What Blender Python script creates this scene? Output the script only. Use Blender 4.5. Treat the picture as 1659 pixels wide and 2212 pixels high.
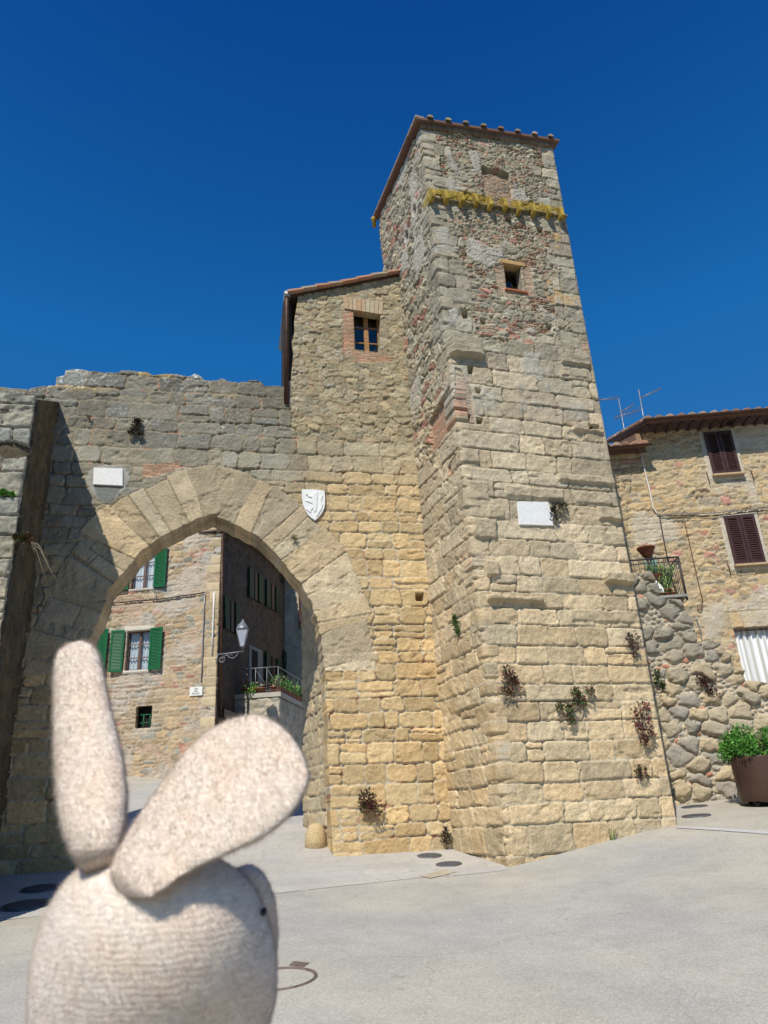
import bpy, bmesh, math, random
import numpy as np
from mathutils import Vector, Matrix
from mathutils.geometry import tessellate_polygon
R = math.radians
C = bpy.context.scene.collection
for o in list(bpy.data.objects): bpy.data.objects.remove(o)

# ------------------------------------------------------------------ camera
FPX, CX, CY = 1600., 829.5, 1106.            # focal length and centre for a 1659 x 2212 picture
up = np.array([-210., 3906., -FPX]); up /= np.linalg.norm(up)
fw = np.array([0, 0, -1.]); fw -= fw.dot(up)*up; fw /= np.linalg.norm(fw)
rt = np.cross(fw, up)
RW = np.array([rt, fw, up])
CAM = np.array([0, 0, 2.0])
cam = bpy.data.cameras.new('camera'); camo = bpy.data.objects.new('camera', cam); C.objects.link(camo)
M4 = Matrix([list(RW[i])+[CAM[i]] for i in range(3)]+[[0, 0, 0, 1]])
camo.matrix_world = M4
cam.sensor_fit = 'VERTICAL'; cam.sensor_height = 6.17; cam.lens = 6.17*FPX/2212.
cam.clip_start = 0.02; cam.clip_end = 3000
cam.dof.use_dof = True; cam.dof.focus_distance = 14.0; cam.dof.aperture_fstop = 2.4
bpy.context.scene.camera = camo

# ------------------------------------------------------------------ sky, sun, exposure
SUN_EL, SUN_AZ = 50.5, 199.5                 # azimuth clockwise from +Y
world = bpy.data.worlds.new('World'); bpy.context.scene.world = world; world.use_nodes = True
wn = world.node_tree; wn.nodes.clear()
sky = wn.nodes.new('ShaderNodeTexSky'); sky.sky_type = 'NISHITA'; sky.sun_disc = False
sky.sun_elevation = R(SUN_EL); sky.sun_rotation = R(SUN_AZ)
sky.altitude = 200; sky.air_density = 1.0; sky.dust_density = 0.5; sky.ozone_density = 4.0
tcw = wn.nodes.new('ShaderNodeTexCoord'); sxw = wn.nodes.new('ShaderNodeSeparateXYZ'); crw = wn.nodes.new('ShaderNodeValToRGB'); mxw = wn.nodes.new('ShaderNodeMix')
mxw.data_type = 'RGBA'; mxw.blend_type = 'MULTIPLY'; mxw.inputs[0].default_value = 1; mxw.clamp_result = False
wn.links.new(tcw.outputs['Generated'], sxw.inputs[0]); wn.links.new(sxw.outputs['Z'], crw.inputs[0])
for k_, (p_, c_) in enumerate([(0., (.30, .36, .38)), (.28, (.19, .46, .62)), (.56, (.088, .63, 1)), (.84, (.034, .36, .80))]):
    el_ = crw.color_ramp.elements[k_] if k_ < 2 else crw.color_ramp.elements.new(p_)
    el_.position = p_; el_.color = (*c_, 1)
bg = wn.nodes.new('ShaderNodeBackground'); bg.inputs[1].default_value = 0.15
wo = wn.nodes.new('ShaderNodeOutputWorld')
wn.links.new(sky.outputs[0], mxw.inputs[6]); wn.links.new(crw.outputs[0], mxw.inputs[7]); wn.links.new(mxw.outputs[2], bg.inputs[0]); wn.links.new(bg.outputs[0], wo.inputs[0])
sun = bpy.data.lights.new('sun', 'SUN'); sun.energy = 4.9; sun.angle = R(0.5); sun.color = (1.0, 0.945, 0.83)
suno = bpy.data.objects.new('sun', sun); C.objects.link(suno)
sd = Vector((math.sin(R(SUN_AZ))*math.cos(R(SUN_EL)), math.cos(R(SUN_AZ))*math.cos(R(SUN_EL)), math.sin(R(SUN_EL))))
suno.rotation_euler = sd.to_track_quat('Z', 'Y').to_euler(); suno.location = (-8, -12, 30)
sc = bpy.context.scene
sc.view_settings.view_transform = 'Standard'; sc.view_settings.look = 'None'
sc.view_settings.exposure = 0.0; sc.view_settings.gamma = 1.0
sc.render.engine = 'CYCLES'
sc.render.resolution_x = 768; sc.render.resolution_y = 1024

# ------------------------------------------------------------------ planes of the place
def ray(x, y):
    d = RW @ np.array([x-CX, CY-y, -FPX]); return d/np.linalg.norm(d)
def at(x, y, Y):
    r = ray(x, y); return CAM + r*(Y/r[1])
class Wall:
    """upright plane through p, running along azimuth az (degrees from +X); n points to the plaza"""
    def __init__(s, p, az):
        a = R(az); s.o = np.array([p[0], p[1], 0.]); s.u = np.array([math.cos(a), math.sin(a), 0]); s.n = np.array([math.sin(a), -math.cos(a), 0])
        s.az = az
    def uz(s, x, y, d=0.):
        r = ray(x, y); o = s.o+s.n*d; t = (o-CAM).dot(s.n)/r.dot(s.n); P = CAM+r*t
        return float((P-s.o).dot(s.u)), float(P[2])
    def P(s, u, z, d=0.):
        return s.o + np.multiply.outer(u, s.u) + np.multiply.outer(d, s.n) + np.multiply.outer(z, np.array([0, 0, 1.]))
    def poly(s, pts, d=0.): return [s.uz(x, y, d) for x, y in pts]
F = Wall(at(1096, 1874, 13.5), 18)                     # tower, front
G = Wall((0.825, 15.479), 12)                          # gate wall and gatehouse
H = Wall(at(1500, 1700, 19), -3)                       # house on the right
B = Wall(at(1500, 1700, 17.6), -4)                     # boulder wall in front of it
S = Wall(at(470, 1400, 25), -5)                        # house seen through the arch
S2 = Wall(S.o, 82.3)                                   # its shaded side along the street
S2.n = -S2.n if S2.n[0] < 0 else S2.n
LW = Wall(at(72, 900, 10.35), 10)                       # wall standing forward on the left

# ------------------------------------------------------------------ numpy noise
def hsh(i, j, s=0):
    i = np.asarray(i).astype(np.int64); j = np.asarray(j).astype(np.int64)
    n = (i*374761393 + j*668265263 + s*2147483647 + 1013904223) & 0xFFFFFFFF
    n = ((n ^ (n >> 13))*1274126177) & 0xFFFFFFFF
    n = ((n ^ (n >> 16))*2246822519) & 0xFFFFFFFF
    return ((n ^ (n >> 15)) & 0xFFFFFF)/float(0x1000000)
def vn(x, y, s=0):
    i = np.floor(x); j = np.floor(y); a = x-i; b = y-j; a = a*a*(3-2*a); b = b*b*(3-2*b)
    return (hsh(i, j, s)*(1-a)+hsh(i+1, j, s)*a)*(1-b)+(hsh(i, j+1, s)*(1-a)+hsh(i+1, j+1, s)*a)*b
def fbm(x, y, s=0, o=4):
    r = 0; a = .5; t = 0
    for k in range(o): r = r+a*vn(x*2**k, y*2**k, s+k*7); t += a; a *= .5
    return r/t
def ss(x, a, b):
    t = np.clip((x-a)/(b-a), 0, 1); return t*t*(3-2*t)
def mixc(a, b, t): return a+(b-a)*t[..., None]
col = lambda *c: np.array(c, float)
GOLD = col(.60, .43, .215); BEIGE = col(.54, .41, .235); GREY = col(.34, .285, .19); DGREY = col(.19, .175, .14); MORT = col(.54, .46, .33)
BRICK = col(.50, .225, .145); BRICK2 = col(.56, .33, .22); LIME = col(.60, .58, .53); OCHRE = col(.52, .34, .15)

def ashlar(u, z, hr, wr, seed, warp=.018, r=.05, joint=.011, split=.15, slope=None):
    """courses of squared stone; returns edge distance, id hashes, local height 0..1 in the block"""
    wu = u+warp*(fbm(u*2.2, z*2.2, seed)-.5)*2+.5*warp*(fbm(u*9, z*9, seed+3)-.5)*2
    wz = z+warp*(fbm(u*2.0, z*2.5, seed+11)-.5)*2+.5*warp*(fbm(u*9, z*9, seed+5)-.5)*2
    wu = wu+.10*(vn(u*1.7, np.floor(z*3.1), seed+90)-.5)*np.sin(z*9+seed)
    rg = random.Random(seed); zb = [z.min()-1]
    while zb[-1] < z.max()+1: zb.append(zb[-1]+rg.uniform(*hr))
    zb = np.array(zb); k = np.clip(np.searchsorted(zb, wz)-1, 0, len(zb)-2)
    du = np.zeros_like(u); j = np.zeros(u.shape, int); bw = np.ones_like(u)
    for kk in np.unique(k):
        m = k == kk; r2 = random.Random(seed*100+int(kk)); ub = [u.min()-2+r2.random()]; 
        while ub[-1] < u.max()+1: ub.append(ub[-1]+r2.uniform(*wr)*(1 if r2.random() < .8 else 1.45))
        ub = np.array(ub); jj = np.clip(np.searchsorted(ub, wu[m])-1, 0, len(ub)-2)
        j[m] = jj; du[m] = np.minimum(wu[m]-ub[jj], ub[jj+1]-wu[m]); bw[m] = ub[jj+1]-ub[jj]
    z0 = zb[k].copy(); z1 = zb[k+1].copy(); kk = k*2
    sp = (hsh(j, k, seed+50) < split) & (z1-z0 > .2); zm = z0+(z1-z0)*(.35+.3*hsh(j, k, seed+51)); upm = sp & (wz > zm)
    z0 = np.where(upm, zm, z0); z1 = np.where(sp & ~upm, zm, z1); kk = kk+upm
    dz = np.minimum(wz-z0, z1-wz)
    rr = r*(.5+hsh(j, kk, seed+7))
    a = np.maximum(rr-du, 0); b = np.maximum(rr-dz, 0); e = np.where((a > 0) & (b > 0), rr-np.hypot(a, b), np.minimum(du, dz))
    return dict(e=e-joint*.5, j=j, k=kk, t=(wz-z0)/(z1-z0), h=[hsh(j, kk, seed+q) for q in range(20, 27)])
def rubble(u, z, a, b, seed, jit=.85, warp=.02, rough=.0):
    """irregular stones (cells of about a x b)"""
    f_ = 1.6/a; x = (u+warp*(fbm(u*3, z*3, seed)-.5)*2+.28*a*(fbm(u*f_, z*f_*1.4, seed+6, 3)-.5)*2)/a; y = (z+warp*(fbm(u*3, z*3, seed+4)-.5)*2+.34*b*(fbm(u*f_, z*f_*1.4, seed+8, 3)-.5)*2)/b
    j0 = np.floor(y)
    d1 = np.full(u.shape, 9.); d2 = np.full(u.shape, 9.); I = np.zeros(u.shape); J = np.zeros(u.shape)
    for dj in (-1, 0, 1):
        jj = j0+dj; xs = x+.5*(jj % 2); i0 = np.floor(xs)
        for di in (-1, 0, 1):
            ii = i0+di
            px = ii+.5+jit*(hsh(ii, jj, seed+1)-.5)-.5*(jj % 2); py = jj+.5+jit*(hsh(ii, jj, seed+2)-.5)
            d = np.hypot(x-px, y-py)-.22*hsh(ii, jj, seed+9)
            c = d < d1; d2 = np.where(c, d1, np.minimum(d2, d)); I = np.where(c, ii, I); J = np.where(c, jj, J); d1 = np.where(c, d, d1)
    if rough: d2 = np.minimum(d2, d1+np.maximum(0, (rough-d1-.22*hsh(I, J, seed+9))*1.5))
    return dict(e=(d2-d1)*min(a, b)*.62, j=I, k=J, t=y-np.floor(y), h=[hsh(I, J, seed+q) for q in range(20, 27)])
def bricks(u, z, seed, bh=.066, bw=.27, joint=.012):
    zz = z+.006*(fbm(u*3, z*3, seed)-.5); k = np.floor(zz/bh); uu = u+.5*bw*(k % 2)+.05*hsh(k, k, seed); j = np.floor(uu/bw)
    dz = np.minimum(zz-k*bh, (k+1)*bh-zz); du = np.minimum(uu-j*bw, (j+1)*bw-uu)
    return dict(e=np.minimum(du, dz)-joint*.5, j=j, k=k, t=(zz/bh) % 1, h=[hsh(j, k, seed+q) for q in range(20, 27)])
def blend(A, Bm, m):
    """layout Bm where m is true"""
    o = {q: np.where(m, Bm[q], A[q]) for q in ('e', 'j', 'k', 't')}
    o['h'] = [np.where(m, x, y) for x, y in zip(Bm['h'], A['h'])]; return o
def inpoly(u, z, pts):
    ins = np.zeros(u.shape, bool); n = len(pts)
    for i in range(n):
        x1, y1 = pts[i]; x2, y2 = pts[(i+1) % n]
        if y1 == y2: continue
        c = ((z < y1) != (z < y2)) & (u < (x2-x1)*(z-y1)/(y2-y1)+x1); ins ^= c
    return ins
def nearseg(u, z, pts, closed=True):
    """distance to the polyline, nearest point and arc length there"""
    best = np.full(u.shape, 1e9); nu = u.copy(); nz = z.copy(); al = np.zeros_like(u); s0 = 0
    n = len(pts)
    for i in range(n if closed else n-1):
        x1, y1 = pts[i]; x2, y2 = pts[(i+1) % n]; dx, dy = x2-x1, y2-y1; L = math.hypot(dx, dy)+1e-9
        t = np.clip(((u-x1)*dx+(z-y1)*dy)/(L*L), 0, 1); qx = x1+t*dx; qy = y1+t*dy; d = np.hypot(u-qx, z-qy)
        c = d < best; best = np.where(c, d, best); nu = np.where(c, qx, nu); nz = np.where(c, qy, nz); al = np.where(c, s0+t*L, al); s0 += L
    return best, nu, nz, al

def stone_look(u, z, L, pal, seed, rel=.03, bulge=.02, mort=MORT, mw=.006, dis=1., brickp=0., mdeep=.02, tex=.012, tone=.34):
    """displacement and colour of a layout; pal: per-vertex base colour"""
    e = L['e']; h = L['h']
    st = ss(e, 0, .010+.014*h[5]); jv = fbm(u*1.3, z*1.3, seed+99, 3); mdeep = mdeep*(.15+1.7*ss(jv, .35, .62))
    d = st*(bulge+rel*(h[0]-.3)) - (1-ss(e, -.004, .006))*mdeep
    d = d+st*tex*2*(fbm(u*11+h[1]*50, z*11, seed+60, 4)-.5) + st*.02*(fbm(u*4+h[2]*30, z*4, seed+61, 2)-.5)*2*h[3]
    d = d+st*(h[4]-.5)*.045*(L['t']-.5)
    pk = ss(fbm(u*3.1+h[2]*9, z*5.3, seed+64, 4), .62, .72)*(h[3] > .4); d = d-st*pk*.022
    c = pal*(1-tone/2+tone*h[1])[..., None]
    c = c*(1+.10*(h[2]-.5)[..., None]*col(1, .1, -1))
    if brickp > 0:
        c = np.where((h[6] < brickp)[..., None], (BRICK*.8+.03)*(.7+.55*h[1])[..., None]+(h[2]*.05)[..., None], c)
    n = fbm(u*6, z*6, seed+70, 5); c = c*(.80+.40*n)[..., None]
    n2 = fbm(u*40, z*40, seed+75, 3); c = c*(.86+.28*n2)[..., None]
    m = 1-ss(e, mw*.4, mw*1.6)
    mc = mort*(.75+.5*fbm(u*14, z*14, seed+80, 3))[..., None]
    return d, mixc(c, mc, m)

# ------------------------------------------------------------------ object helpers
def mat_nodes(name):
    m = bpy.data.materials.new(name); m.use_nodes = True; nt = m.node_tree; return m, nt, nt.nodes['Principled BSDF']
def masonry_mat():
    m, nt, b = mat_nodes('masonry'); N = nt.nodes; K = nt.links
    a = N.new('ShaderNodeAttribute'); a.attribute_name = 'Col'
    tc = N.new('ShaderNodeTexCoord')
    n1 = N.new('ShaderNodeTexNoise'); n1.inputs['Scale'].default_value = 45; n1.inputs['Detail'].default_value = 5
    n2 = N.new('ShaderNodeTexNoise'); n2.inputs['Scale'].default_value = 16; n2.inputs['Detail'].default_value = 8; n2.inputs['Roughness'].default_value = .68
    v = N.new('ShaderNodeTexVoronoi'); v.inputs['Scale'].default_value = 22
    for q in (n1, n2, v): K.new(tc.outputs['Object'], q.inputs['Vector'])
    r = N.new('ShaderNodeMapRange'); r.inputs[1].default_value = .3; r.inputs[2].default_value = .7; r.inputs[3].default_value = .80; r.inputs[4].default_value = 1.18
    K.new(n1.outputs[0], r.inputs[0])
    mx = N.new('ShaderNodeMix'); mx.data_type = 'RGBA'; mx.blend_type = 'MULTIPLY'; mx.inputs[0].default_value = 1
    K.new(a.outputs['Color'], mx.inputs[6]); K.new(r.outputs[0], mx.inputs[7]); K.new(mx.outputs[2], b.inputs['Base Color'])
    pr = N.new('ShaderNodeMapRange'); pr.inputs[1].default_value = 0; pr.inputs[2].default_value = .22; pr.inputs[3].default_value = -.5; pr.inputs[4].default_value = 0
    K.new(v.outputs['Distance'], pr.inputs[0])
    ad = N.new('ShaderNodeMath'); K.new(n2.outputs[0], ad.inputs[0]); K.new(pr.outputs[0], ad.inputs[1])
    bp = N.new('ShaderNodeBump'); bp.inputs['Strength'].default_value = 1.0; bp.inputs['Distance'].default_value = .028
    K.new(ad.outputs[0], bp.inputs['Height']); K.new(bp.outputs[0], b.inputs['Normal'])
    b.inputs['Roughness'].default_value = .95; b.inputs['Specular IOR Level'].default_value = .15
    return m
MAS = masonry_mat()
def plain(name, c, rough=.7, metal=0., noise=.15, scale=20, bump=0., spec=.3, coat=0):
    m, nt, b = mat_nodes(name); N = nt.nodes; K = nt.links
    tc = N.new('ShaderNodeTexCoord'); n = N.new('ShaderNodeTexNoise'); n.inputs['Scale'].default_value = scale; n.inputs['Detail'].default_value = 6
    K.new(tc.outputs['Object'], n.inputs['Vector'])
    r = N.new('ShaderNodeMapRange'); r.inputs[1].default_value = .3; r.inputs[2].default_value = .7; r.inputs[3].default_value = 1-noise; r.inputs[4].default_value = 1+noise
    K.new(n.outputs[0], r.inputs[0])
    mx = N.new('ShaderNodeMix'); mx.data_type = 'RGBA'; mx.blend_type = 'MULTIPLY'; mx.inputs[0].default_value = 1
    mx.inputs[6].default_value = (*c, 1); K.new(r.outputs[0], mx.inputs[7]); K.new(mx.outputs[2], b.inputs['Base Color'])
    b.inputs['Roughness'].default_value = rough; b.inputs['Metallic'].default_value = metal; b.inputs['Specular IOR Level'].default_value = spec
    if bump:
        bp = N.new('ShaderNodeBump'); bp.inputs['Strength'].default_value = bump; bp.inputs['Distance'].default_value = .01
        K.new(n.outputs[0], bp.inputs['Height']); K.new(bp.outputs[0], b.inputs['Normal'])
    return m
def vcol_mat(name, rough=.6, spec=.3, noise=.12, scale=60, trans=0.):
    m, nt, b = mat_nodes(name); N = nt.nodes; K = nt.links
    a = N.new('ShaderNodeAttribute'); a.attribute_name = 'Col'
    tc = N.new('ShaderNodeTexCoord'); n = N.new('ShaderNodeTexNoise'); n.inputs['Scale'].default_value = scale; n.inputs['Detail'].default_value = 4
    K.new(tc.outputs['Object'], n.inputs['Vector'])
    r = N.new('ShaderNodeMapRange'); r.inputs[1].default_value = .3; r.inputs[2].default_value = .7; r.inputs[3].default_value = 1-noise; r.inputs[4].default_value = 1+noise
    K.new(n.outputs[0], r.inputs[0])
    mx = N.new('ShaderNodeMix'); mx.data_type = 'RGBA'; mx.blend_type = 'MULTIPLY'; mx.inputs[0].default_value = 1
    K.new(a.outputs['Color'], mx.inputs[6]); K.new(r.outputs[0], mx.inputs[7]); K.new(mx.outputs[2], b.inputs['Base Color'])
    b.inputs['Roughness'].default_value = rough; b.inputs['Specular IOR Level'].default_value = spec
    if trans: b.inputs['Subsurface Weight'].default_value = 0
    return m
MM = dict(
    tile=vcol_mat('terracotta_tile', .9, .1, .25, 40), leaf=vcol_mat('leaf', .55, .3, .2, 30),
    wood=plain('wood', (.33, .17, .06), .5, 0, .2, 12), dwood=plain('dark_wood', (.075, .042, .03), .6, 0, .25, 14),
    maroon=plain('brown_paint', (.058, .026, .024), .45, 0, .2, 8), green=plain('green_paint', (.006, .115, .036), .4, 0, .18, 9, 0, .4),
    iron=plain('iron', (.05, .045, .045), .55, .3, .3, 30), shadegreen=plain('green_paint_shaded', (.012, .038, .018), .6, 0, .3, 9), galv=plain('galvanised', (.32, .32, .33), .45, .6, .2, 20),  # second green: the shutter paint darkened to carry the flank's shade
    lampiron=plain('grey_iron', (.22, .23, .25), .5, .4, .2, 30),
    copper=plain('copper_brown', (.085, .045, .03), .5, .4, .3, 6), slate=plain('dark_boards', (.035, .028, .024), .8, 0, .35, 10, .3),
    marble=plain('white_marble', (.78, .77, .74), .55, 0, .06, 14, .4), plaster=plain('grey_plaster', (.26, .26, .235), .9, 0, .2, 6, .4),
    terra=plain('terracotta', (.36, .12, .055), .75, 0, .2, 10), dterra=plain('terracotta_dark', (.2, .07, .035), .7, 0, .2, 10),
    corten=plain('brown_metal', (.105, .06, .045), .42, .35, .16, 3, .05), soil=plain('soil', (.05, .035, .025), .95),
    white=plain('white_paint', (.75, .75, .73), .6, 0, .04), curtain=plain('curtain', (.70, .71, .74), .8, 0, .06, 8),
    lace=plain('lace_curtain', (.62, .65, .70), .85, 0, .25, 30), ink=plain('black_ink', (.06, .065, .07), .7),
    dark=plain('dark_interior', (.012, .011, .010), .9), black=plain('black', (.02, .014, .012), .4, 0, .1, 10, 0, .5),
    lichen=plain('lichen_stone', (.32, .225, .04), .95, 0, .5, 7, .6), ledge=plain('ledge_stone', (.20, .17, .09), .95, 0, .5, 6, .5), opal=plain('opal_glass', (.42, .46, .54), .25, 0, .04, 5, 0, .5),
    cable=plain('pale_cable', (.55, .5, .42), .7), ciron=plain('manhole_iron', (.14, .135, .135), .55, .4, .25, 25, .3),
    oldiron=plain('worn_iron', (.17, .125, .105), .7, .2, .3, 20), rust=plain('rusty_iron', (.17, .085, .055), .75, .2, .3, 20), cactus=plain('cactus', (.16, .30, .24), .6, 0, .2, 12),
    root=plain('dry_root', (.34, .27, .17), .85), pbrown=plain('brown_frame', (.14, .085, .065), .55), blue=plain('shutter_blue', (.05, .055, .10), .5))
def glass_mat():
    m, nt, b = mat_nodes('window_glass'); N = nt.nodes; K = nt.links
    g = N.new('ShaderNodeBsdfGlossy'); g.inputs['Roughness'].default_value = .03
    t = N.new('ShaderNodeBsdfTransparent'); t.inputs[0].default_value = (.86, .9, .9, 1)
    x = N.new('ShaderNodeMixShader'); x.inputs[0].default_value = .07
    K.new(t.outputs[0], x.inputs[1]); K.new(g.outputs[0], x.inputs[2]); K.new(x.outputs[0], N['Material Output'].inputs[0])
    return m
MM['glass'] = glass_mat()

ROOT = {}
def thing(name, label, cat, loc=(0, 0, 0), group=None):
    o = bpy.data.objects.new(name, None); C.objects.link(o); o.location = loc; o.empty_display_size = .1
    o['label'] = label; o['category'] = cat
    if group: o['group'] = group
    ROOT[o.name] = np.array(loc, float); return o
def base_of(p):
    while p is not None and p.parent: p = p.parent
    return ROOT.get(p.name, np.zeros(3)) if p is not None else np.zeros(3)
def link(name, me, m, parent=None, label=None, cat=None, group=None, kind=None):
    o = bpy.data.objects.new(name, me); C.objects.link(o)
    for x in (m if isinstance(m, (list, tuple)) else [m]): me.materials.append(x)
    if parent is not None:
        o.parent = parent
    if label: o['label'] = label
    if cat: o['category'] = cat
    if group: o['group'] = group
    if kind: o['kind'] = kind
    return o
def shifted(V, parent):
    return np.asarray(V, float)-base_of(parent)
def npmesh(name, V, Q, m, parent=None, colr=None, smooth=True, **kw):
    """V (n,3) world coordinates, Q (k,3|4) faces"""
    V = shifted(V, parent); Q = np.asarray(Q, np.int32); me = bpy.data.meshes.new(name)
    me.vertices.add(len(V)); me.vertices.foreach_set('co', V.astype(np.float32).ravel())
    k, w = Q.shape; me.loops.add(k*w); me.loops.foreach_set('vertex_index', Q.ravel())
    me.polygons.add(k); me.polygons.foreach_set('loop_start', np.arange(0, k*w, w, dtype=np.int32)); me.polygons.foreach_set('loop_total', np.full(k, w, np.int32))
    me.polygons.foreach_set('use_smooth', np.full(k, smooth))
    me.update(calc_edges=True)
    if colr is not None:
        a = me.color_attributes.new('Col', 'FLOAT_COLOR', 'POINT'); cc = np.ones((len(V), 4), np.float32); cc[:, :3] = np.clip(colr, 0, 1); a.data.foreach_set('color', cc.ravel())
    return link(name, me, m, parent, **kw)
class MB:
    """collects simple solids in world coordinates into one mesh"""
    def __init__(s): s.v = []; s.f = []; s.c = []; s.cur = (1, 1, 1); s.sm = []
    def add(s, vs, fs, sm=False):
        n = len(s.v); s.v += [tuple(map(float, p)) for p in vs]; s.f += [[i+n for i in f] for f in fs]; s.c += [s.cur]*len(vs); s.sm += [sm]*len(fs); return s
    def box(s, fr, u0, u1, z0, z1, d0, d1):
        q = [(u, z, d) for d in (d0, d1) for z in (z0, z1) for u in (u0, u1)]
        return s.add([fr.P(u, z, d) for u, z, d in q], [(0, 1, 3, 2), (4, 6, 7, 5), (0, 4, 5, 1), (2, 3, 7, 6), (0, 2, 6, 4), (1, 5, 7, 3)])
    def hexa(s, p8):  # bottom 4, top 4
        return s.add(p8, [(3, 2, 1, 0), (4, 5, 6, 7), (0, 1, 5, 4), (1, 2, 6, 5), (2, 3, 7, 6), (3, 0, 4, 7)])
    def tube(s, pts, r, n=8, caps=True):
        pts = [Vector(p) for p in pts]; rs = r if isinstance(r, (list, tuple)) else [r]*len(pts); V = []; f = []
        ref = Vector((0, 0, 1))
        for i, p in enumerate(pts):
            t = (pts[min(i+1, len(pts)-1)]-pts[max(i-1, 0)]).normalized()
            a = t.cross(ref)
            if a.length < .05: a = t.cross(Vector((1, 0, 0)))
            a.normalize(); b = t.cross(a)
            V += [p+(a*math.cos(2*math.pi*k/n)+b*math.sin(2*math.pi*k/n))*rs[i] for k in range(n)]
        for i in range(len(pts)-1):
            for k in range(n): f.append((i*n+k, i*n+(k+1) % n, (i+1)*n+(k+1) % n, (i+1)*n+k))
        if caps: f.append(tuple(range(n-1, -1, -1))); f.append(tuple((len(pts)-1)*n+k for k in range(n)))
        return s.add(V, f, True)
    def lathe(s, c, prof, n=20, ax=(0, 0, 1)):
        """prof [(r, h)] about the axis ax at c"""
        ax = Vector(ax).normalized(); a = ax.orthogonal().normalized(); b = ax.cross(a); c = Vector(c); V = []; f = []
        for r_, h in prof: V += [c+ax*h+(a*math.cos(2*math.pi*k/n)+b*math.sin(2*math.pi*k/n))*r_ for k in range(n)]
        for i in range(len(prof)-1):
            for k in range(n): f.append((i*n+k, i*n+(k+1) % n, (i+1)*n+(k+1) % n, (i+1)*n+k))
        f.append(tuple(range(n-1, -1, -1))); f.append(tuple((len(prof)-1)*n+k for k in range(n)))
        return s.add(V, f, True)
    def prism(s, fr, pts, d0, d1):
        n = len(pts); V = [fr.P(u, z, d0) for u, z in pts]+[fr.P(u, z, d1) for u, z in pts]
        f = [tuple(range(n)), tuple(range(2*n-1, n-1, -1))]+[(i, (i+1) % n, (i+1) % n+n, i+n) for i in range(n)]
        return s.add(V, f)
    def build(s, name, m, parent=None, bevel=0, **kw):
        me = bpy.data.meshes.new(name); V = shifted(s.v, parent); me.from_pydata([tuple(v) for v in V], [], s.f)
        bm = bmesh.new(); bm.from_mesh(me); bmesh.ops.recalc_face_normals(bm, faces=bm.faces[:]); bm.to_mesh(me); bm.free()
        if len(me.polygons) == len(s.sm): me.polygons.foreach_set('use_smooth', s.sm)
        a = me.color_attributes.new('Col', 'FLOAT_COLOR', 'POINT')
        a.data.foreach_set('color', np.concatenate([np.array(s.c, np.float32), np.ones((len(s.c), 1), np.float32)], 1).ravel())
        o = link(name, me, m, parent, **kw)
        if bevel:
            b = o.modifiers.new('bevel', 'BEVEL'); b.width = bevel; b.segments = 2; b.limit_method = 'ANGLE'
        return o

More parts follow.
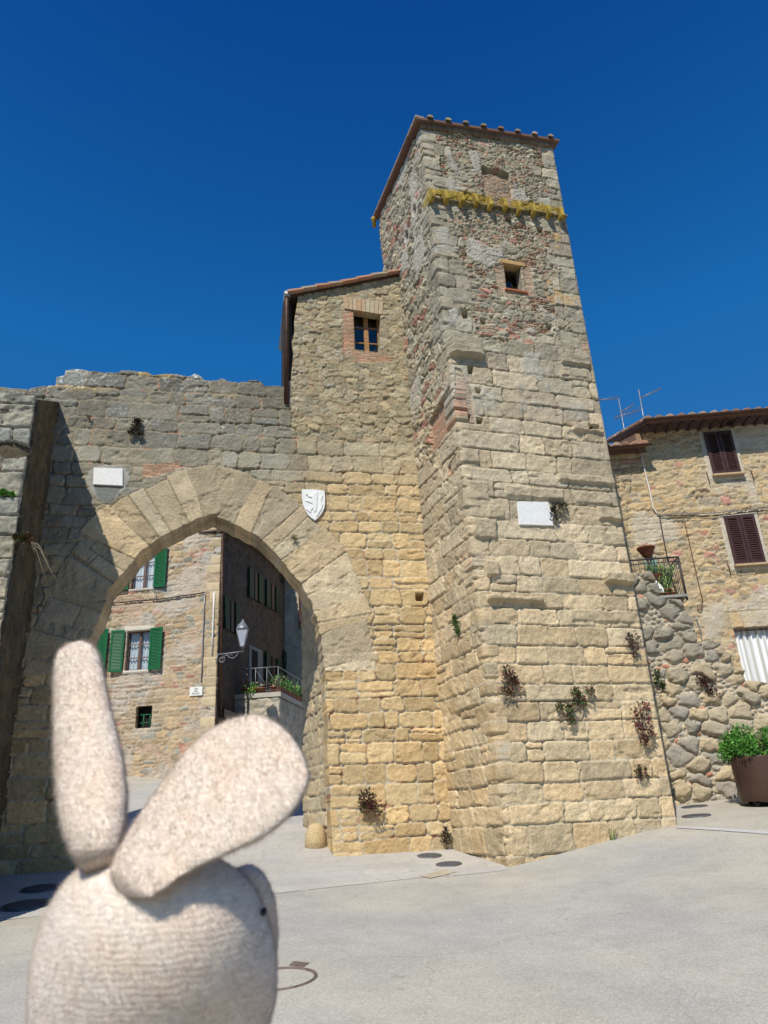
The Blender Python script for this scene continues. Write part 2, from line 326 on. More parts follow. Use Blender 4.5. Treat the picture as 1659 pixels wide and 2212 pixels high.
def wallgrid(fr, outline, fields, h, parent, name='wall', holes=(), thick=.4, hole_depth=.2, umap=None, corner=None, parts=None, back=True, label=None, m=None, seg=.12):
    """a relief mesh over the outline (u, z), stones modelled as real displacement, with its thickness behind"""
    o = np.array(outline); zs = np.arange(o[:, 1].min(), o[:, 1].max()+h, h)
    u0, u1 = o[:, 0].min(), o[:, 0].max()
    if umap is None: umap = (lambda z: u0+0*z, lambda z: u1+0*z)
    nu = int((u1-u0)/h)+2; T = np.linspace(0, 1, nu)
    Z, TT = np.meshgrid(zs, T, indexing='ij'); a = umap[0](Z); b = umap[1](Z); U = a+(b-a)*TT
    loops = [list(outline)]+[list(q) for q in holes]
    ins = inpoly(U, Z, loops[0]); snapU = U.copy(); snapZ = Z.copy()
    d, nu_, nz_, _ = nearseg(U, Z, loops[0]); m0 = ~ins & (d < h*.75); 
    for q in loops[1:]:
        iq = inpoly(U, Z, q); dq, uq, zq, _ = nearseg(U, Z, q)
        mq = iq & (dq < h*.75); ins = ins & ~iq; snapU = np.where(mq, uq, snapU); snapZ = np.where(mq, zq, snapZ); m0 = m0 | mq
        d = np.minimum(d, dq)
    m1 = ~inpoly(U, Z, loops[0]) & m0
    if umap[0](0.) == u0 and False: pass
    snapU = np.where(m1, nu_, snapU); snapZ = np.where(m1, nz_, snapZ)
    keepv = ins | m0; U2, Z2 = snapU, snapZ
    disp, colr = fields(U2, Z2)
    P = fr.P(U2, Z2, disp) if corner is None else corner(U2, Z2, disp)
    ny, nx = U.shape; idx = np.arange(ny*nx).reshape(ny, nx)
    q = np.stack([idx[:-1, :-1], idx[:-1, 1:], idx[1:, 1:], idx[1:, :-1]], -1).reshape(-1, 4)
    kv = keepv.ravel(); q = q[kv[q].all(1) & (ins.ravel()[q].any(1) )]
    V = P.reshape(-1, 3); Cc = colr.reshape(-1, 3); Uf = U2.ravel(); Zf = Z2.ravel()
    # skirt: boundary edges go back into the wall
    ed = np.concatenate([q[:, [0, 1]], q[:, [1, 2]], q[:, [2, 3]], q[:, [3, 0]]]); key = np.sort(ed, 1); 
    kk = key[:, 0].astype(np.int64)*(ny*nx)+key[:, 1]; un, ix, ct = np.unique(kk, return_index=True, return_counts=True)
    be = ed[ix[ct == 1]]
    bv = np.unique(be); mp = -np.ones(ny*nx, int); mp[bv] = np.arange(len(bv))
    isouter = np.ones(len(bv), bool)
    for qn in loops[1:]:
        dq = nearseg(Uf[bv], Zf[bv], qn)[0]; isouter &= dq > h*1.5
    dep = np.where(isouter, thick, hole_depth)
    ns = max(2, int(thick/seg)); Vs = [V]; Cs = [Cc]; Qs = [q]; prev = bv; off = len(V)
    for k in range(1, ns+1):
        f_ = k/ns; p = V[bv]-fr.n*(dep*f_)[:, None]; w = .7+.6*vn(Uf[bv]*3+Zf[bv]*2.3+k, Zf[bv]*3+k*.7, 5)
        p = p+fr.u*((vn(Zf[bv]*5+k*2, Uf[bv]*5, 8)-.5)*.02*np.minimum(f_*3, 1))[:, None]
        Vs.append(p); Cs.append(Cc[bv]*w[:, None]); nw = off+np.arange(len(bv))
        pa = prev; A = be[:, 0]; Bb = be[:, 1]
        Qs.append(np.stack([pa[mp[Bb]], pa[mp[A]], nw[mp[A]], nw[mp[Bb]]], -1)); prev = nw; off += len(bv)
    V = np.concatenate(Vs); Cc = np.concatenate(Cs); Qall = np.concatenate(Qs)
    cls = parts(Uf, Zf) if parts else None
    groups = [(name, np.ones(len(Qall), bool))] if cls is None else []
    if cls is not None:
        full = np.zeros(len(V), int); full[:ny*nx] = cls[0]
        base = ny*nx
        for k in range(ns): full[base:base+len(bv)] = cls[0][bv]; base += len(bv)
        fc = full[Qall[:, 0]]
        for i, nm in enumerate(cls[1]): groups.append((nm, fc == i))
    obs = []
    for nm, mk in groups:
        Q = Qall[mk]; us = np.unique(Q); r = np.zeros(len(V), int); r[us] = np.arange(len(us))
        obs.append(npmesh(nm, V[us], r[Q], m or MAS, parent, Cc[us]))
        if label and nm in label: obs[-1]['label'] = label[nm]
    if back:
        loopsV = [[Vector((x, y, 0)) for x, y in lp] for lp in loops]
        tri = tessellate_polygon(loopsV); flat = [p for lp in loops for p in lp]
        PV = np.array([fr.P(x, y, -thick+.001) for x, y in flat]); 
        npmesh(name+'_back' if False else 'back_face', PV, np.array(tri), m or MAS, parent, np.tile(BEIGE*.8, (len(PV), 1)), smooth=False)
    return obs
# ================================================================== GROUND
def tps_fit(P, z, lam=.02):
    n = len(P); D = np.hypot(P[:, None, 0]-P[None, :, 0], P[:, None, 1]-P[None, :, 1]); K = D*D*np.log(D+1e-9)
    A = np.zeros((n+3, n+3)); A[:n, :n] = K+lam*np.eye(n); A[:n, n] = 1; A[:n, n+1:] = P; A[n, :n] = 1; A[n+1:, :n] = P.T
    return np.linalg.solve(A, np.concatenate([z, np.zeros(3)]))
ctl = []
def cw(fr, x, y): u, z = fr.uz(x, y); p = fr.P(u, z); ctl.append(p)
cw(F, 1096, 1874); cw(F, 1230, 1838); cw(F, 1350, 1806); cw(F, 1470, 1780); cw(G, 966, 1835); cw(G, 840, 1843); cw(G, 721, 1850); cw(G, 30, 1890); cw(G, 300, 1870)
cw(B, 1475, 1738); cw(B, 1594, 1724); cw(B, 1659, 1722); cw(S, 270, 1676); cw(S, 338, 1681)
for x, y, zz in [(0, 0, 0), (-4, 0, 0), (4, 0, 0.1), (0, -6, -.5), (-8, 3, .1), (8, 3, .45), (0, 5, .46), (-4, 7.5, .62), (4, 7.5, .8), (-12, 10, .8), (-12, 30, 3.5), (10, 12, 1.45), (16, 17, 1.9), (14, 30, 2.2), (-1.5, 34, 5.2), (0, 60, 6)]: ctl.append(np.array([x, y, zz]))
ctl = np.array(ctl); TP = ctl[:, :2]; TW = tps_fit(TP, ctl[:, 2])
def gz(x, y):
    x = np.asarray(x, float); y = np.asarray(y, float)
    D = np.hypot(x[..., None]-TP[:, 0], y[..., None]-TP[:, 1]); n = len(TP)
    return (D*D*np.log(D+1e-9))@TW[:n]+TW[n]+TW[n+1]*x+TW[n+2]*y
def gpt(x, y, lift=0.):
    """pixel -> point on the ground"""
    r = ray(x, y); ts = np.linspace(1.5, 60, 3000); P = CAM+ts[:, None]*r; dz = P[:, 2]-gz(P[:, 0], P[:, 1])
    i = np.argmax(dz < 0) if (dz < 0).any() else len(ts)-1
    p = P[i].copy(); p[2] = gz(p[0], p[1])+lift; return p
xs = np.concatenate([[-900, -300, -100, -45], np.arange(-26, 26.1, .4), [45, 100, 300, 900]]); ys = np.concatenate([[-300, -60, -20], np.arange(-8, 44.1, .4), [60, 100, 300, 1500]])
GX, GY = np.meshgrid(xs, ys); cxx = np.clip(GX, -22, 22); cyy = np.clip(GY, -8, 44)
GZ = gz(cxx, cyy)+.006*(fbm(GX*.9, GY*.9, 4)-.5)
ny, nx = GX.shape; idx = np.arange(ny*nx).reshape(ny, nx)
q = np.stack([idx[:-1, :-1], idx[:-1, 1:], idx[1:, 1:], idx[1:, :-1]], -1).reshape(-1, 4)
def ground_mat():
    m, nt, b = mat_nodes('exposed_aggregate'); N = nt.nodes; K = nt.links
    tc = N.new('ShaderNodeTexCoord')
    def noise(s, d=4, r=.6):
        n = N.new('ShaderNodeTexNoise'); n.inputs['Scale'].default_value = s; n.inputs['Detail'].default_value = d; n.inputs['Roughness'].default_value = r; K.new(tc.outputs['Object'], n.inputs['Vector']); return n
    big = noise(.22, 3); mid = noise(2.2, 6, .65); fine = noise(85, 3, .7)
    vo = N.new('ShaderNodeTexVoronoi'); vo.inputs['Scale'].default_value = 60; K.new(tc.outputs['Object'], vo.inputs['Vector'])
    cr = N.new('ShaderNodeValToRGB'); cr.color_ramp.elements[0].position = .38; cr.color_ramp.elements[0].color = (.405, .39, .355, 1); cr.color_ramp.elements[1].position = .62; cr.color_ramp.elements[1].color = (.46, .42, .345, 1)
    K.new(big.outputs[0], cr.inputs[0])
    def mr(src, a, b_, lo=.3, hi=.7):
        r = N.new('ShaderNodeMapRange'); r.inputs[1].default_value = lo; r.inputs[2].default_value = hi; r.inputs[3].default_value = a; r.inputs[4].default_value = b_; K.new(src, r.inputs[0]); return r.outputs[0]
    def mul(a, b_):
        x = N.new('ShaderNodeMix'); x.data_type = 'RGBA'; x.blend_type = 'MULTIPLY'; x.inputs[0].default_value = 1; K.new(a, x.inputs[6]); K.new(b_, x.inputs[7]); return x.outputs[2]
    c = mul(cr.outputs[0], mr(mid.outputs[0], .94, 1.05)); c = mul(c, mr(fine.outputs[0], .74, 1.2)); c = mul(c, mr(vo.outputs['Color'], .82, 1.12, 0, 1))
    sp = N.new('ShaderNodeSeparateXYZ'); K.new(tc.outputs['Object'], sp.inputs[0])
    crk = N.new('ShaderNodeTexVoronoi'); crk.feature = 'DISTANCE_TO_EDGE'; crk.inputs['Scale'].default_value = .35
    wv = N.new('ShaderNodeVectorMath'); wv.operation = 'MULTIPLY_ADD'; wv.inputs[1].default_value = (.5, .5, .5); K.new(mid.outputs['Color'], wv.inputs[0]); K.new(tc.outputs['Object'], wv.inputs[2]); K.new(wv.outputs[0], crk.inputs['Vector'])
    c = mul(c, mr(crk.outputs['Distance'], .86, 1., 0, .006))
    blot = noise(.9, 5, .7); c = mul(c, mr(blot.outputs[0], .90, 1.03, .35, .6)); spot = noise(5.5, 2, .5); c = mul(c, mr(spot.outputs[0], 1., .80, .70, .76))
    gm = N.new('ShaderNodeMix'); gm.data_type = 'RGBA'; K.new(mr(sp.outputs['Y'], 1., 0., -7., -3.), gm.inputs[0]); gm.inputs[7].default_value = (.055, .065, .03, 1); K.new(c, gm.inputs[6]); c = gm.outputs[2]  # dark green added on unseen ground behind the camera, cutting bounce into shade
    K.new(c, b.inputs['Base Color']); b.inputs['Roughness'].default_value = .9; b.inputs['Specular IOR Level'].default_value = .2
    bp = N.new('ShaderNodeBump'); bp.inputs['Strength'].default_value = .5; bp.inputs['Distance'].default_value = .008; K.new(fine.outputs[0], bp.inputs['Height']); K.new(bp.outputs[0], b.inputs['Normal'])
    return m
npmesh('ground', np.stack([GX, GY, GZ], -1).reshape(-1, 3), q, ground_mat(), kind='structure')
# pale stone paving in front of and under the gate
def drape(name, poly, h, lift, m, colf, kind='structure', relief=None, **kw):
    p = np.array(poly); X, Y = np.meshgrid(np.arange(p[:, 0].min()-h, p[:, 0].max()+h, h), np.arange(p[:, 1].min()-h, p[:, 1].max()+h, h))
    ins = inpoly(X, Y, poly); d, a, b, _ = nearseg(X, Y, poly); mm = ~ins & (d < h*.75); X = np.where(mm, a, X); Y = np.where(mm, b, Y)
    keep = (ins | mm).ravel(); ny, nx = X.shape; idx = np.arange(ny*nx).reshape(ny, nx)
    q = np.stack([idx[:-1, :-1], idx[:-1, 1:], idx[1:, 1:], idx[1:, :-1]], -1).reshape(-1, 4); q = q[keep[q].all(1)]
    c, e = colf(X, Y); Z = gz(np.clip(X, -22, 22), np.clip(Y, -8, 44))+.006*(fbm(X*.9, Y*.9, 4)-.5)+lift+e
    us = np.unique(q); r = np.zeros(ny*nx, int); r[us] = np.arange(len(us))
    return npmesh(name, np.stack([X, Y, Z], -1).reshape(-1, 3)[us], r[q], m, None, c.reshape(-1, 3)[us], kind=kind, **kw)
def pave(X, Y):
    ca, sa = math.cos(R(14)), math.sin(R(14)); U_ = X*ca+Y*sa; V_ = -X*sa+Y*ca
    L = ashlar(U_, V_, (.32, .5), (.5, 1.0), 77, .02, .02, .012, 0)
    e = L['e']; base = mixc(col(.44, .41, .37), col(.39, .375, .35), L['h'][0])*(.88+.24*fbm(X*1.4, Y*1.4, 3))[..., None]*(.93+.14*fbm(X*14, Y*14, 9, 3))[..., None]
    return mixc(base, col(.36, .34, .30), 1-ss(e, 0, .012)), -.004*(1-ss(e, 0, .015))
PV = [gpt(1100, 1879), gpt(1010, 1890), gpt(905, 1897), gpt(740, 1915), gpt(560, 1935), gpt(300, 1955), gpt(0, 1990)]
pvp = [(p[0], p[1]) for p in PV]+[(-9.5, 13.0), (-9.5, 14.2), (-7.5, 16), (-7.5, 40), (3.5, 42), (.9, 20), (.3, 17), (.9, 15.6), (1.75, 13.6)]
drape('paving', pvp, .045, .006, vcol_mat('paving_stone', .85, .2, .12, 40), pave)

# ================================================================== GATE WALL  (with the gatehouse on top)
c2 = lambda pts: [((x/1.106)*.54, (1400+y/1.106)*.54) for x, y in pts]
intr = [(168, 1880), (168, 1700), (169, 1560), (177, 1450), (190, 1385), (203, 1359), (219, 1331), (230, 1296)]+c2([(480, 1060), (540, 1000), (600, 925), (650, 870), (760, 805), (860, 755), (940, 728), (1010, 760), (1140, 825), (1220, 900), (1290, 985), (1340, 1050), (1380, 1120), (1400, 1190), (1420, 1260), (1430, 1340)])+[(698, 1410), (701, 1452), (706, 1550), (710, 1650), (716, 1760), (722, 1880)]
A0 = G.poly(intr)
def smoothline(p, n=2):
    for _ in range(n):
        q = [p[0]]
        for a, b in zip(p[:-1], p[1:]): q += [(a[0]*.75+b[0]*.25, a[1]*.75+b[1]*.25), (a[0]*.25+b[0]*.75, a[1]*.25+b[1]*.75)]
        p = q+[p[-1]]
    return p
ia = intr.index(intr[14]); 
AR = smoothline(A0[:15])[:-1]+smoothline(A0[14:])
rgj = random.Random(71); AR = [(a+rgj.uniform(-.018, .018), b+rgj.uniform(-.018, .018)) if 3.2 < b else (a, b) for a, b in AR]
AR[0] = (AR[0][0], .3); AR[-1] = (AR[-1][0], .3)
top = [(20, 838), (60, 842), (88, 836), (120, 834), (122, 815), (140, 812), (142, 800), (170, 798), (200, 803), (240, 806), (256, 806), (262, 801), (300, 803), (320, 805), (330, 812), (350, 809), (370, 807), (395, 812), (410, 814), (420, 808), (432, 812), (440, 820), (465, 822), (480, 818), (500, 826), (530, 826), (540, 822), (565, 824), (572, 834), (600, 834), (612, 836), (622, 830)]
gh = [(628, 818), (631, 790), (634, 760), (630, 740), (637, 715), (636, 690), (641, 660), (644, 634), (700, 622), (760, 611), (820, 603), (866, 595)]
ut = G.poly(top); ug = G.poly(gh)
outG = ut+ug+[(.16, ug[-1][1]), (.16, .3)]+list(reversed(AR))+[(-9.3, .3)]
outG[0] = (-9.3, ut[0][1])
gw = [(763, 668), (822, 680), (820, 762), (767, 756)]
gwh = G.poly(gw)
RING = 1.06
archx = G.uz(459, 1111)[0]
def gfields(U, Z):
    A = ashlar(U, Z, (.24, .42), (.28, .74), 5, .035, .07)
    Rb = rubble(U, Z, .26, .17, 31, warp=.03)
    zt = 9.9+.5*vn(U*1.3, U*0+2, 3)
    Lx = blend(A, Rb, (U > -2.9) & (Z > zt))
    # voussoirs
    ins = inpoly(U, Z, AR+[(AR[0][0], .3)])
    d, _, _, al = nearseg(U, Z, AR, False); tot = sum(math.hypot(b[0]-a[0], b[1]-a[1]) for a, b in zip(AR[:-1], AR[1:]))
    rg = random.Random(12); vb = [-.3]
    while vb[-1] < tot+1: vb.append(vb[-1]+rg.uniform(.25, .43))
    vb = np.array(vb)+0; jj = np.clip(np.searchsorted(vb, al+.02*(fbm(U*3, Z*3, 8)-.5))-1, 0, len(vb)-2)
    ringw = RING+.16*(hsh(jj, jj, 3)-.3)+.10*ss(Z, 6.2, 7.8)
    dd = np.minimum(al-vb[jj], vb[jj+1]-al)*np.clip(1+.0*d, .7, 1.6)
    # a second joint across some voussoirs
    cut = (hsh(jj, jj, 9) < .14); cd = .4+.4*hsh(jj, jj, 10); dd = np.where(cut, np.minimum(dd, np.abs(d-cd)), dd)
    vk = (d > cd) & cut
    ev = np.minimum(dd, ringw-d)-.004
    V = dict(e=ev, j=jj, k=99+vk, t=d*0+.5, h=[hsh(jj, 99+vk, 40+q_) for q_ in range(7)])
    isv = (d < ringw) & (Z > 4.75)
    Lx = blend(Lx, V, isv)
    # brick infill just above the ring
    bq = G.poly([(308, 1002), (388, 998), (390, 1012), (330, 1030), (308, 1032)]); br = inpoly(U, Z, bq) & ~isv
    bj = inpoly(U, Z, G.poly([(742, 670), (763, 668), (768, 757), (823, 763), (850, 775), (848, 782), (772, 782), (772, 770), (740, 768)]))
    Lx = blend(Lx, bricks(U, Z, 3), br | bj)
    g = ss(Z+.8*(fbm(U*.7, Z*.7, 21)-.5)*2-.42*(U+4), 6.6, 9.2)
    pal = mixc(mixc(GOLD*.0+col(.62, .43, .21), BEIGE, fbm(U*.6, Z*.6, 41)), mixc(GREY*1.0, col(.33, .31, .25), fbm(U*1.7, Z*1.7, 57)), g)
    dk = ss(Z+.5*fbm(U*1.5, Z*1.5, 8)-.55*np.maximum(U+3.4, 0), 9.4, 10.8)
    pal = mixc(pal, DGREY*1.15, dk*.85)
    up_ = (U > -2.9) & (Z > 9.2); pal = mixc(pal, col(.40, .325, .20), ss(Z, 9., 10.4)*(U > -2.9)*.8)
    pal = np.where(isv[..., None], mixc(col(.59, .465, .295), col(.53, .43, .29), Lx['h'][3])*((.86+.18*Lx['h'][0])*(.82+.34*fbm(U*2.2, Z*2.2, 77)))[..., None]*(1-.12*ss(Z, 7, 9.))[..., None], pal)
    pal = np.where((br | bj)[..., None], mixc(BRICK, BRICK2, Lx['h'][0])*.9, pal)
    mort = mixc(MORT*np.ones(U.shape+(3,)), col(.30, .25, .165), g)
    disp, c = stone_look(U, Z, Lx, pal, 9, .026, .012, mort, brickp=0.0, tone=.42, tex=.016)
    # voussoirs are smooth and nearly flush
    disp = np.where(isv, .024+.020*(Lx['h'][0]-.5)+.014*(fbm(U*12, Z*12, 4)-.5)+.016*(fbm(U*3.5, Z*3.5, 14)-.5)-ss(fbm(U*4+Lx['h'][1]*9, Z*4, 24, 4), .62, .7)*.02-(1-ss(ev, -.002, .012))*.035, disp)
    disp = np.where(br | bj, disp*.3, disp)
    # chips of brick in the joints
    chip = (fbm(U*5, Z*5, 91, 2) > .69) & (Lx['e'] < .010) & ~isv
    c = np.where(chip[..., None], col(.40, .24, .15), c)
    # small put-log hole
    for (px, py) in [(906, 1290)]:
        hu, hz = G.uz(px, py); b_ = (np.abs(U-hu) < .085) & (np.abs(Z-hz) < .085); disp = np.where(b_, -.22, disp); c = np.where(b_[..., None], col(.45, .31, .13), c)
    # shield scar of grey cement under the plaque
    sc_ = inpoly(U, Z, smoothline(G.poly([(186, 1038), (198, 1005), (270, 1005), (283, 1035), (268, 1060), (232, 1092), (208, 1078), (192, 1055)]), 2))
    c = np.where(sc_[..., None], col(.36, .345, .305)*(.8+.4*fbm(U*5, Z*5, 6))[..., None], c); disp = np.where(sc_, .02+.006*fbm(U*9, Z*9, 4), disp)
    sc2 = inpoly(U, Z, G.poly([(203, 1050), (262, 1052), (245, 1082), (228, 1090), (212, 1076)])); c = np.where(sc2[..., None], col(.22, .225, .21), c)
    # soft white patches of lichen on the dark top
    li = ss(fbm(U*26, Z*26, 66, 3), .64, .72)*ss(fbm(U*2.5, Z*2.5, 67, 3), .45, .6)*dk; c = mixc(c, col(.50, .49, .45), li*.8)
    h3 = Lx['h'][3]; tp = ss(Z+.3*fbm(U*1.2, Z, 3), 11.0, 11.3)*(U < -2.9); c = mixc(c, c*col(1.75, 1.45, .9), tp*(h3 > .72)); c = mixc(c, c*col(1.5, 1.6, 1.75), tp*(h3 < .18))
    return disp, c
def gparts(U, Z):
    d, _, _, al = nearseg(U, Z, AR, False)
    isv = (d < RING-.0) & (Z > 4.75)
    return (isv.astype(int), ['wall_face', 'arch'])
gate = thing('city_gate', 'tall stone town wall pierced by the pointed gateway arch', 'gate', tuple(G.P(-4.5, 1.3)))
wallgrid(G, outG, gfields, .021, gate, holes=[gwh], thick=.75, hole_depth=.26, parts=gparts, label={'arch': 'ring of long wedge shaped arch stones'})
# side wall of the passage behind the right jamb
def passage(U, Z):
    L_ = ashlar(U, Z, (.26, .4), (.35, .7), 61, .02); pal = np.ones(U.shape+(3,))*col(.52, .42, .27); return stone_look(U, Z, L_, pal, 61)
jr = G.P(AR[-1][0], 1.); pa_ = jr-G.n*.75; pb_ = at(654, 1450, 17.9); PW = Wall(pa_, math.degrees(math.atan2(pb_[1]-pa_[1], pb_[0]-pa_[0]))); PW.n = -PW.n if PW.n[0] > 0 else PW.n; PWL = float(np.hypot(*(pb_-pa_)[:2]))

wallgrid(PW, [(0, .5), (PWL, .5), (PWL, 7.3), (0, 7.3)], passage, .03, gate, name='passage_wall', thick=.6, back=False)
# wheel guard stone
mb = MB(); gq = G.P(AR[-1][0]-.22, 1.2, -.9); 
mb.lathe((gq[0]-.02, gq[1], gz(gq[0], gq[1])-.1), [(.22, 0), (.215, .25), (.19, .40), (.12, .50), (.04, .53)], 14)
mb.c = [tuple(BEIGE)]*len(mb.c); mb.build('guard_stone', MAS, gate)
# dark bar on the jamb, painting in the shadow of the door rebate
mb = MB(); jx = AR[-1][0]; mb.box(G, jx-.03, jx+.03, 2.15, 3.55, -1.1, -.9); mb.build('rebate_shadow_bar', MM['slate'], gate)

# gatehouse window, roof, gutter
def fx(fr, x, y, d=0.): return fr.P(*fr.uz(x, y, d), d)
wu = [p[0] for p in gwh]; wz = [p[1] for p in gwh]; U0, U1, Z0, Z1 = min(wu), max(wu), min(wz), max(wz)
gho = thing('gatehouse', 'small stone room with a wooden window built on top of the gate wall', 'building', tuple(G.P(-1.2, 11.)))
def casement(fr, u0, u1, z0, z1, d, parent, mw, bars=2, label=None, fw_=.06, leaves=2, glass='glass', curtain=None, back='dark'):
    fm = MB(); fm.box(fr, u0, u0+fw_, z0, z1, d-.06, d); fm.box(fr, u1-fw_, u1, z0, z1, d-.06, d); fm.box(fr, u0+fw_, u1-fw_, z1-fw_, z1, d-.06, d); fm.box(fr, u0+fw_, u1-fw_, z0, z0+fw_, d-.06, d)
    uc = (u0+u1)/2; 
    if leaves == 2: fm.box(fr, uc-fw_*.75, uc+fw_*.75, z0+fw_, z1-fw_, d-.05, d+.012)
    edges = [u0+fw_, uc-fw_*.75, uc+fw_*.75, u1-fw_] if leaves == 2 else [u0+fw_, u1-fw_]
    for i in range(0, len(edges), 2):
        for k in range(1, bars+1):
            zz = z0+(z1-z0)*k/(bars+1); fm.box(fr, edges[i], edges[i+1], zz-.014, zz+.014, d-.045, d-.008)
    w = fm.build('window', mw, parent, label=label)
    g = MB(); g.add([fr.P(a, b, d-.032) for a, b in ((u0+.01, z0+.01), (u1-.01, z0+.01), (u1-.01, z1-.01), (u0+.01, z1-.01))], [(0, 1, 2, 3)]); g.build('pane', MM[glass], w)
    if curtain:
        n = 60; us_ = np.linspace(u0+.03, u1-.03, n); dd = d-.11+.025*np.sin(us_*55)+.012*np.sin(us_*131); V = []; 
        for zz in (z0+.02, z1-.02): V += [fr.P(u_, zz, d_) for u_, d_ in zip(us_, dd)]
        npmesh('curtain', V, [(i, i+1, n+i+1, n+i) for i in range(n-1)], MM[curtain], w)
    b_ = MB(); b_.box(fr, u0-.1, u1+.1, z0-.1, z1+.1, d-.30, d-.24); b_.build('room_shade', MM[back], w)
    return w
casement(G, U0-.02, U1+.02, Z0-.03, Z1+.1, -.24, gho, MM['wood'], 2, None, .075)
mb = MB(); mb.box(G, U0-.06, U0-.06+.0, Z0, Z1, 0, 0) if False else None
mb.cur = tuple(BRICK2)
rgx = random.Random(3); lz = G.poly([(742, 643), (828, 654), (826, 681), (744, 668)])
for k in range(9):
    t0, t1 = k/9, (k+1)/9-.012; mb.cur = tuple(mixc(col(.52, .34, .2), col(.50, .42, .30), np.array(rgx.random()))*1.0)
    a0 = (lz[3][0]+(lz[2][0]-lz[3][0])*t0, lz[3][1]+(lz[2][1]-lz[3][1])*t0); a1 = (lz[3][0]+(lz[2][0]-lz[3][0])*t1, lz[3][1]+(lz[2][1]-lz[3][1])*t1)
    b0 = (lz[0][0]+(lz[1][0]-lz[0][0])*t0, lz[0][1]+(lz[1][1]-lz[0][1])*t0); b1 = (lz[0][0]+(lz[1][0]-lz[0][0])*t1, lz[0][1]+(lz[1][1]-lz[0][1])*t1)
    mb.prism(G, [a0, a1, b1, b0], -.2, .036+.006*rgx.random())
mb.build('brick_lintel', MAS, gho)
# shed roof climbing towards the tower, tiles in steps along the verge
rl = [G.uz(x, y, .1) for x, y in [(621, 632), (680, 620), (735, 611), (800, 597), (866, 585)]]
mb = MB(); rg = random.Random(8)
for i in range(len(rl)-1):
    (ua, za), (ub, zb) = rl[i], rl[i+1]; 
    for k in range(2):
        t0, t1 = k/2, (k+1)/2; p0 = (ua+(ub-ua)*t0, za+(zb-za)*t0); p1 = (ua+(ub-ua)*t1+.05, za+(zb-za)*t1)
        mb.cur = tuple(mixc(col(.50, .25, .16), col(.42, .34, .26), np.array(rg.random())))
        for dd in np.arange(-2.2, .14, .24):
            mb.prism(G, [(p0[0], p0[1]-.035+.012), (p1[0], p1[1]-.035), (p1[0], p1[1]+.01), (p0[0], p0[1]+.03)], dd, dd+.225)
mb.build('roof', MM['tile'], gho)
mb = MB(); mb.prism(G, [(rl[0][0]+.02, rl[0][1]-.10), (rl[-1][0], rl[-1][1]-.10), (rl[-1][0], rl[-1][1]-.045), (rl[0][0]+.02, rl[0][1]-.045)], -2.2, .05); mb.build('roof_boards', MM['dwood'], gho)
e0 = ug[0]; mb = MB(); mb.box(G, ug[7][0]-.10, ug[7][0]-.06, 10.7, ug[7][1]-.02, -2.2, -.75); mb.box(G, ug[7][0]-.1, .1, 10.7, ug[7][1]-.4, -2.24, -2.2)
mb.build('side_wall', MM['slate'], gho)
mb = MB(); pu = G.uz(622, 700, .02)[0]
mb.box(G, pu-.11, pu+.09, 10.55, rl[0][1]-.12, -.7, -.1); mb.build('side_boards', MM['slate'], gho)
mb = MB(); mb.tube([G.P(pu-.02, rl[0][1]-.02, .05), G.P(pu-.03, rl[0][1]-.3, .05), G.P(pu-.04, 10.9, .05)], .055, 10); mb.build('downpipe', MM['copper'], gho)
mb = MB(); mb.tube([G.P(pu-.02, rl[0][1]-.03, .12), G.P(pu-.02, rl[0][1]-.05, -2.2)], .085, 12); mb.build('gutter', MM['galv'], gho)

# ================================================================== TOWER
def uL(z): return .055+(-.30-.055)*(np.asarray(z)-1.27)/(17.9-1.27)
UR = 3.42
ztl = F.uz(915, 277)[1]; ztr = F.uz(1187, 316)[1]
azL = R(90+21); LD = np.array([math.cos(azL), math.sin(azL), 0.]); LN = np.array([-math.sin(azL), math.cos(azL), 0.]); LN = LN if LN[0] < 0 else -LN
LB = 3.1
L = Wall(F.P(0., 0.), 90+21); L.u = LD; L.n = LN
def hc(z):
    """how the shared corner bulges with height: the same for both faces"""
    z = np.asarray(z); rg = random.Random(44); zb = [0.]
    while zb[-1] < 20: zb.append(zb[-1]+rg.uniform(.2, .45))
    zb = np.array(zb); k = np.clip(np.searchsorted(zb, z)-1, 0, len(zb)-2); e = np.minimum(z-zb[k], zb[k+1]-z)
    return ss(e, 0, .05)*(.018+.04*hsh(k, k, 2))+.018*(fbm(z*7, z*0+1, 3)-.5)-.012
def masks(fr, polys, U, Z):
    m = np.zeros(U.shape, bool)
    for p in polys: m |= inpoly(U, Z, fr.poly(p) if fr is F else p)
    return m
def tower_palette(U, Z, seed):
    g = ss(Z+1.4*(fbm(U*.6, Z*.6, seed)-.5), 3.2, 8.5)
    pal = mixc(mixc(col(.62, .465, .265), col(.58, .45, .285), fbm(U*.8, Z*.8, seed+1)), mixc(col(.57, .465, .31), col(.52, .43, .30), fbm(U*1.1, Z*.9, seed+2)), g)
    g2 = ss(Z+1.*(fbm(U*.8, Z*.8, seed+4)-.5), 9.5, 12.5)
    return mixc(pal, mixc(col(.43, .365, .26), col(.37, .335, .255), fbm(U*1.3, Z*1.3, seed+5)), g2)
zone_rub = lambda U, Z, s: Z > 11.6+.9*(fbm(U*1.2, Z*.3, s)-.5)*2
def rect(fr, x0, y0, x1, y1, d=0.):
    a = fr.poly([(x0, y0), (x1, y0), (x1, y1), (x0, y1)], d); us = [p[0] for p in a]; zs_ = [p[1] for p in a]
    return ((us[0]+us[3])/2, (us[1]+us[2])/2, (zs_[2]+zs_[3])/2, (zs_[0]+zs_[1])/2)
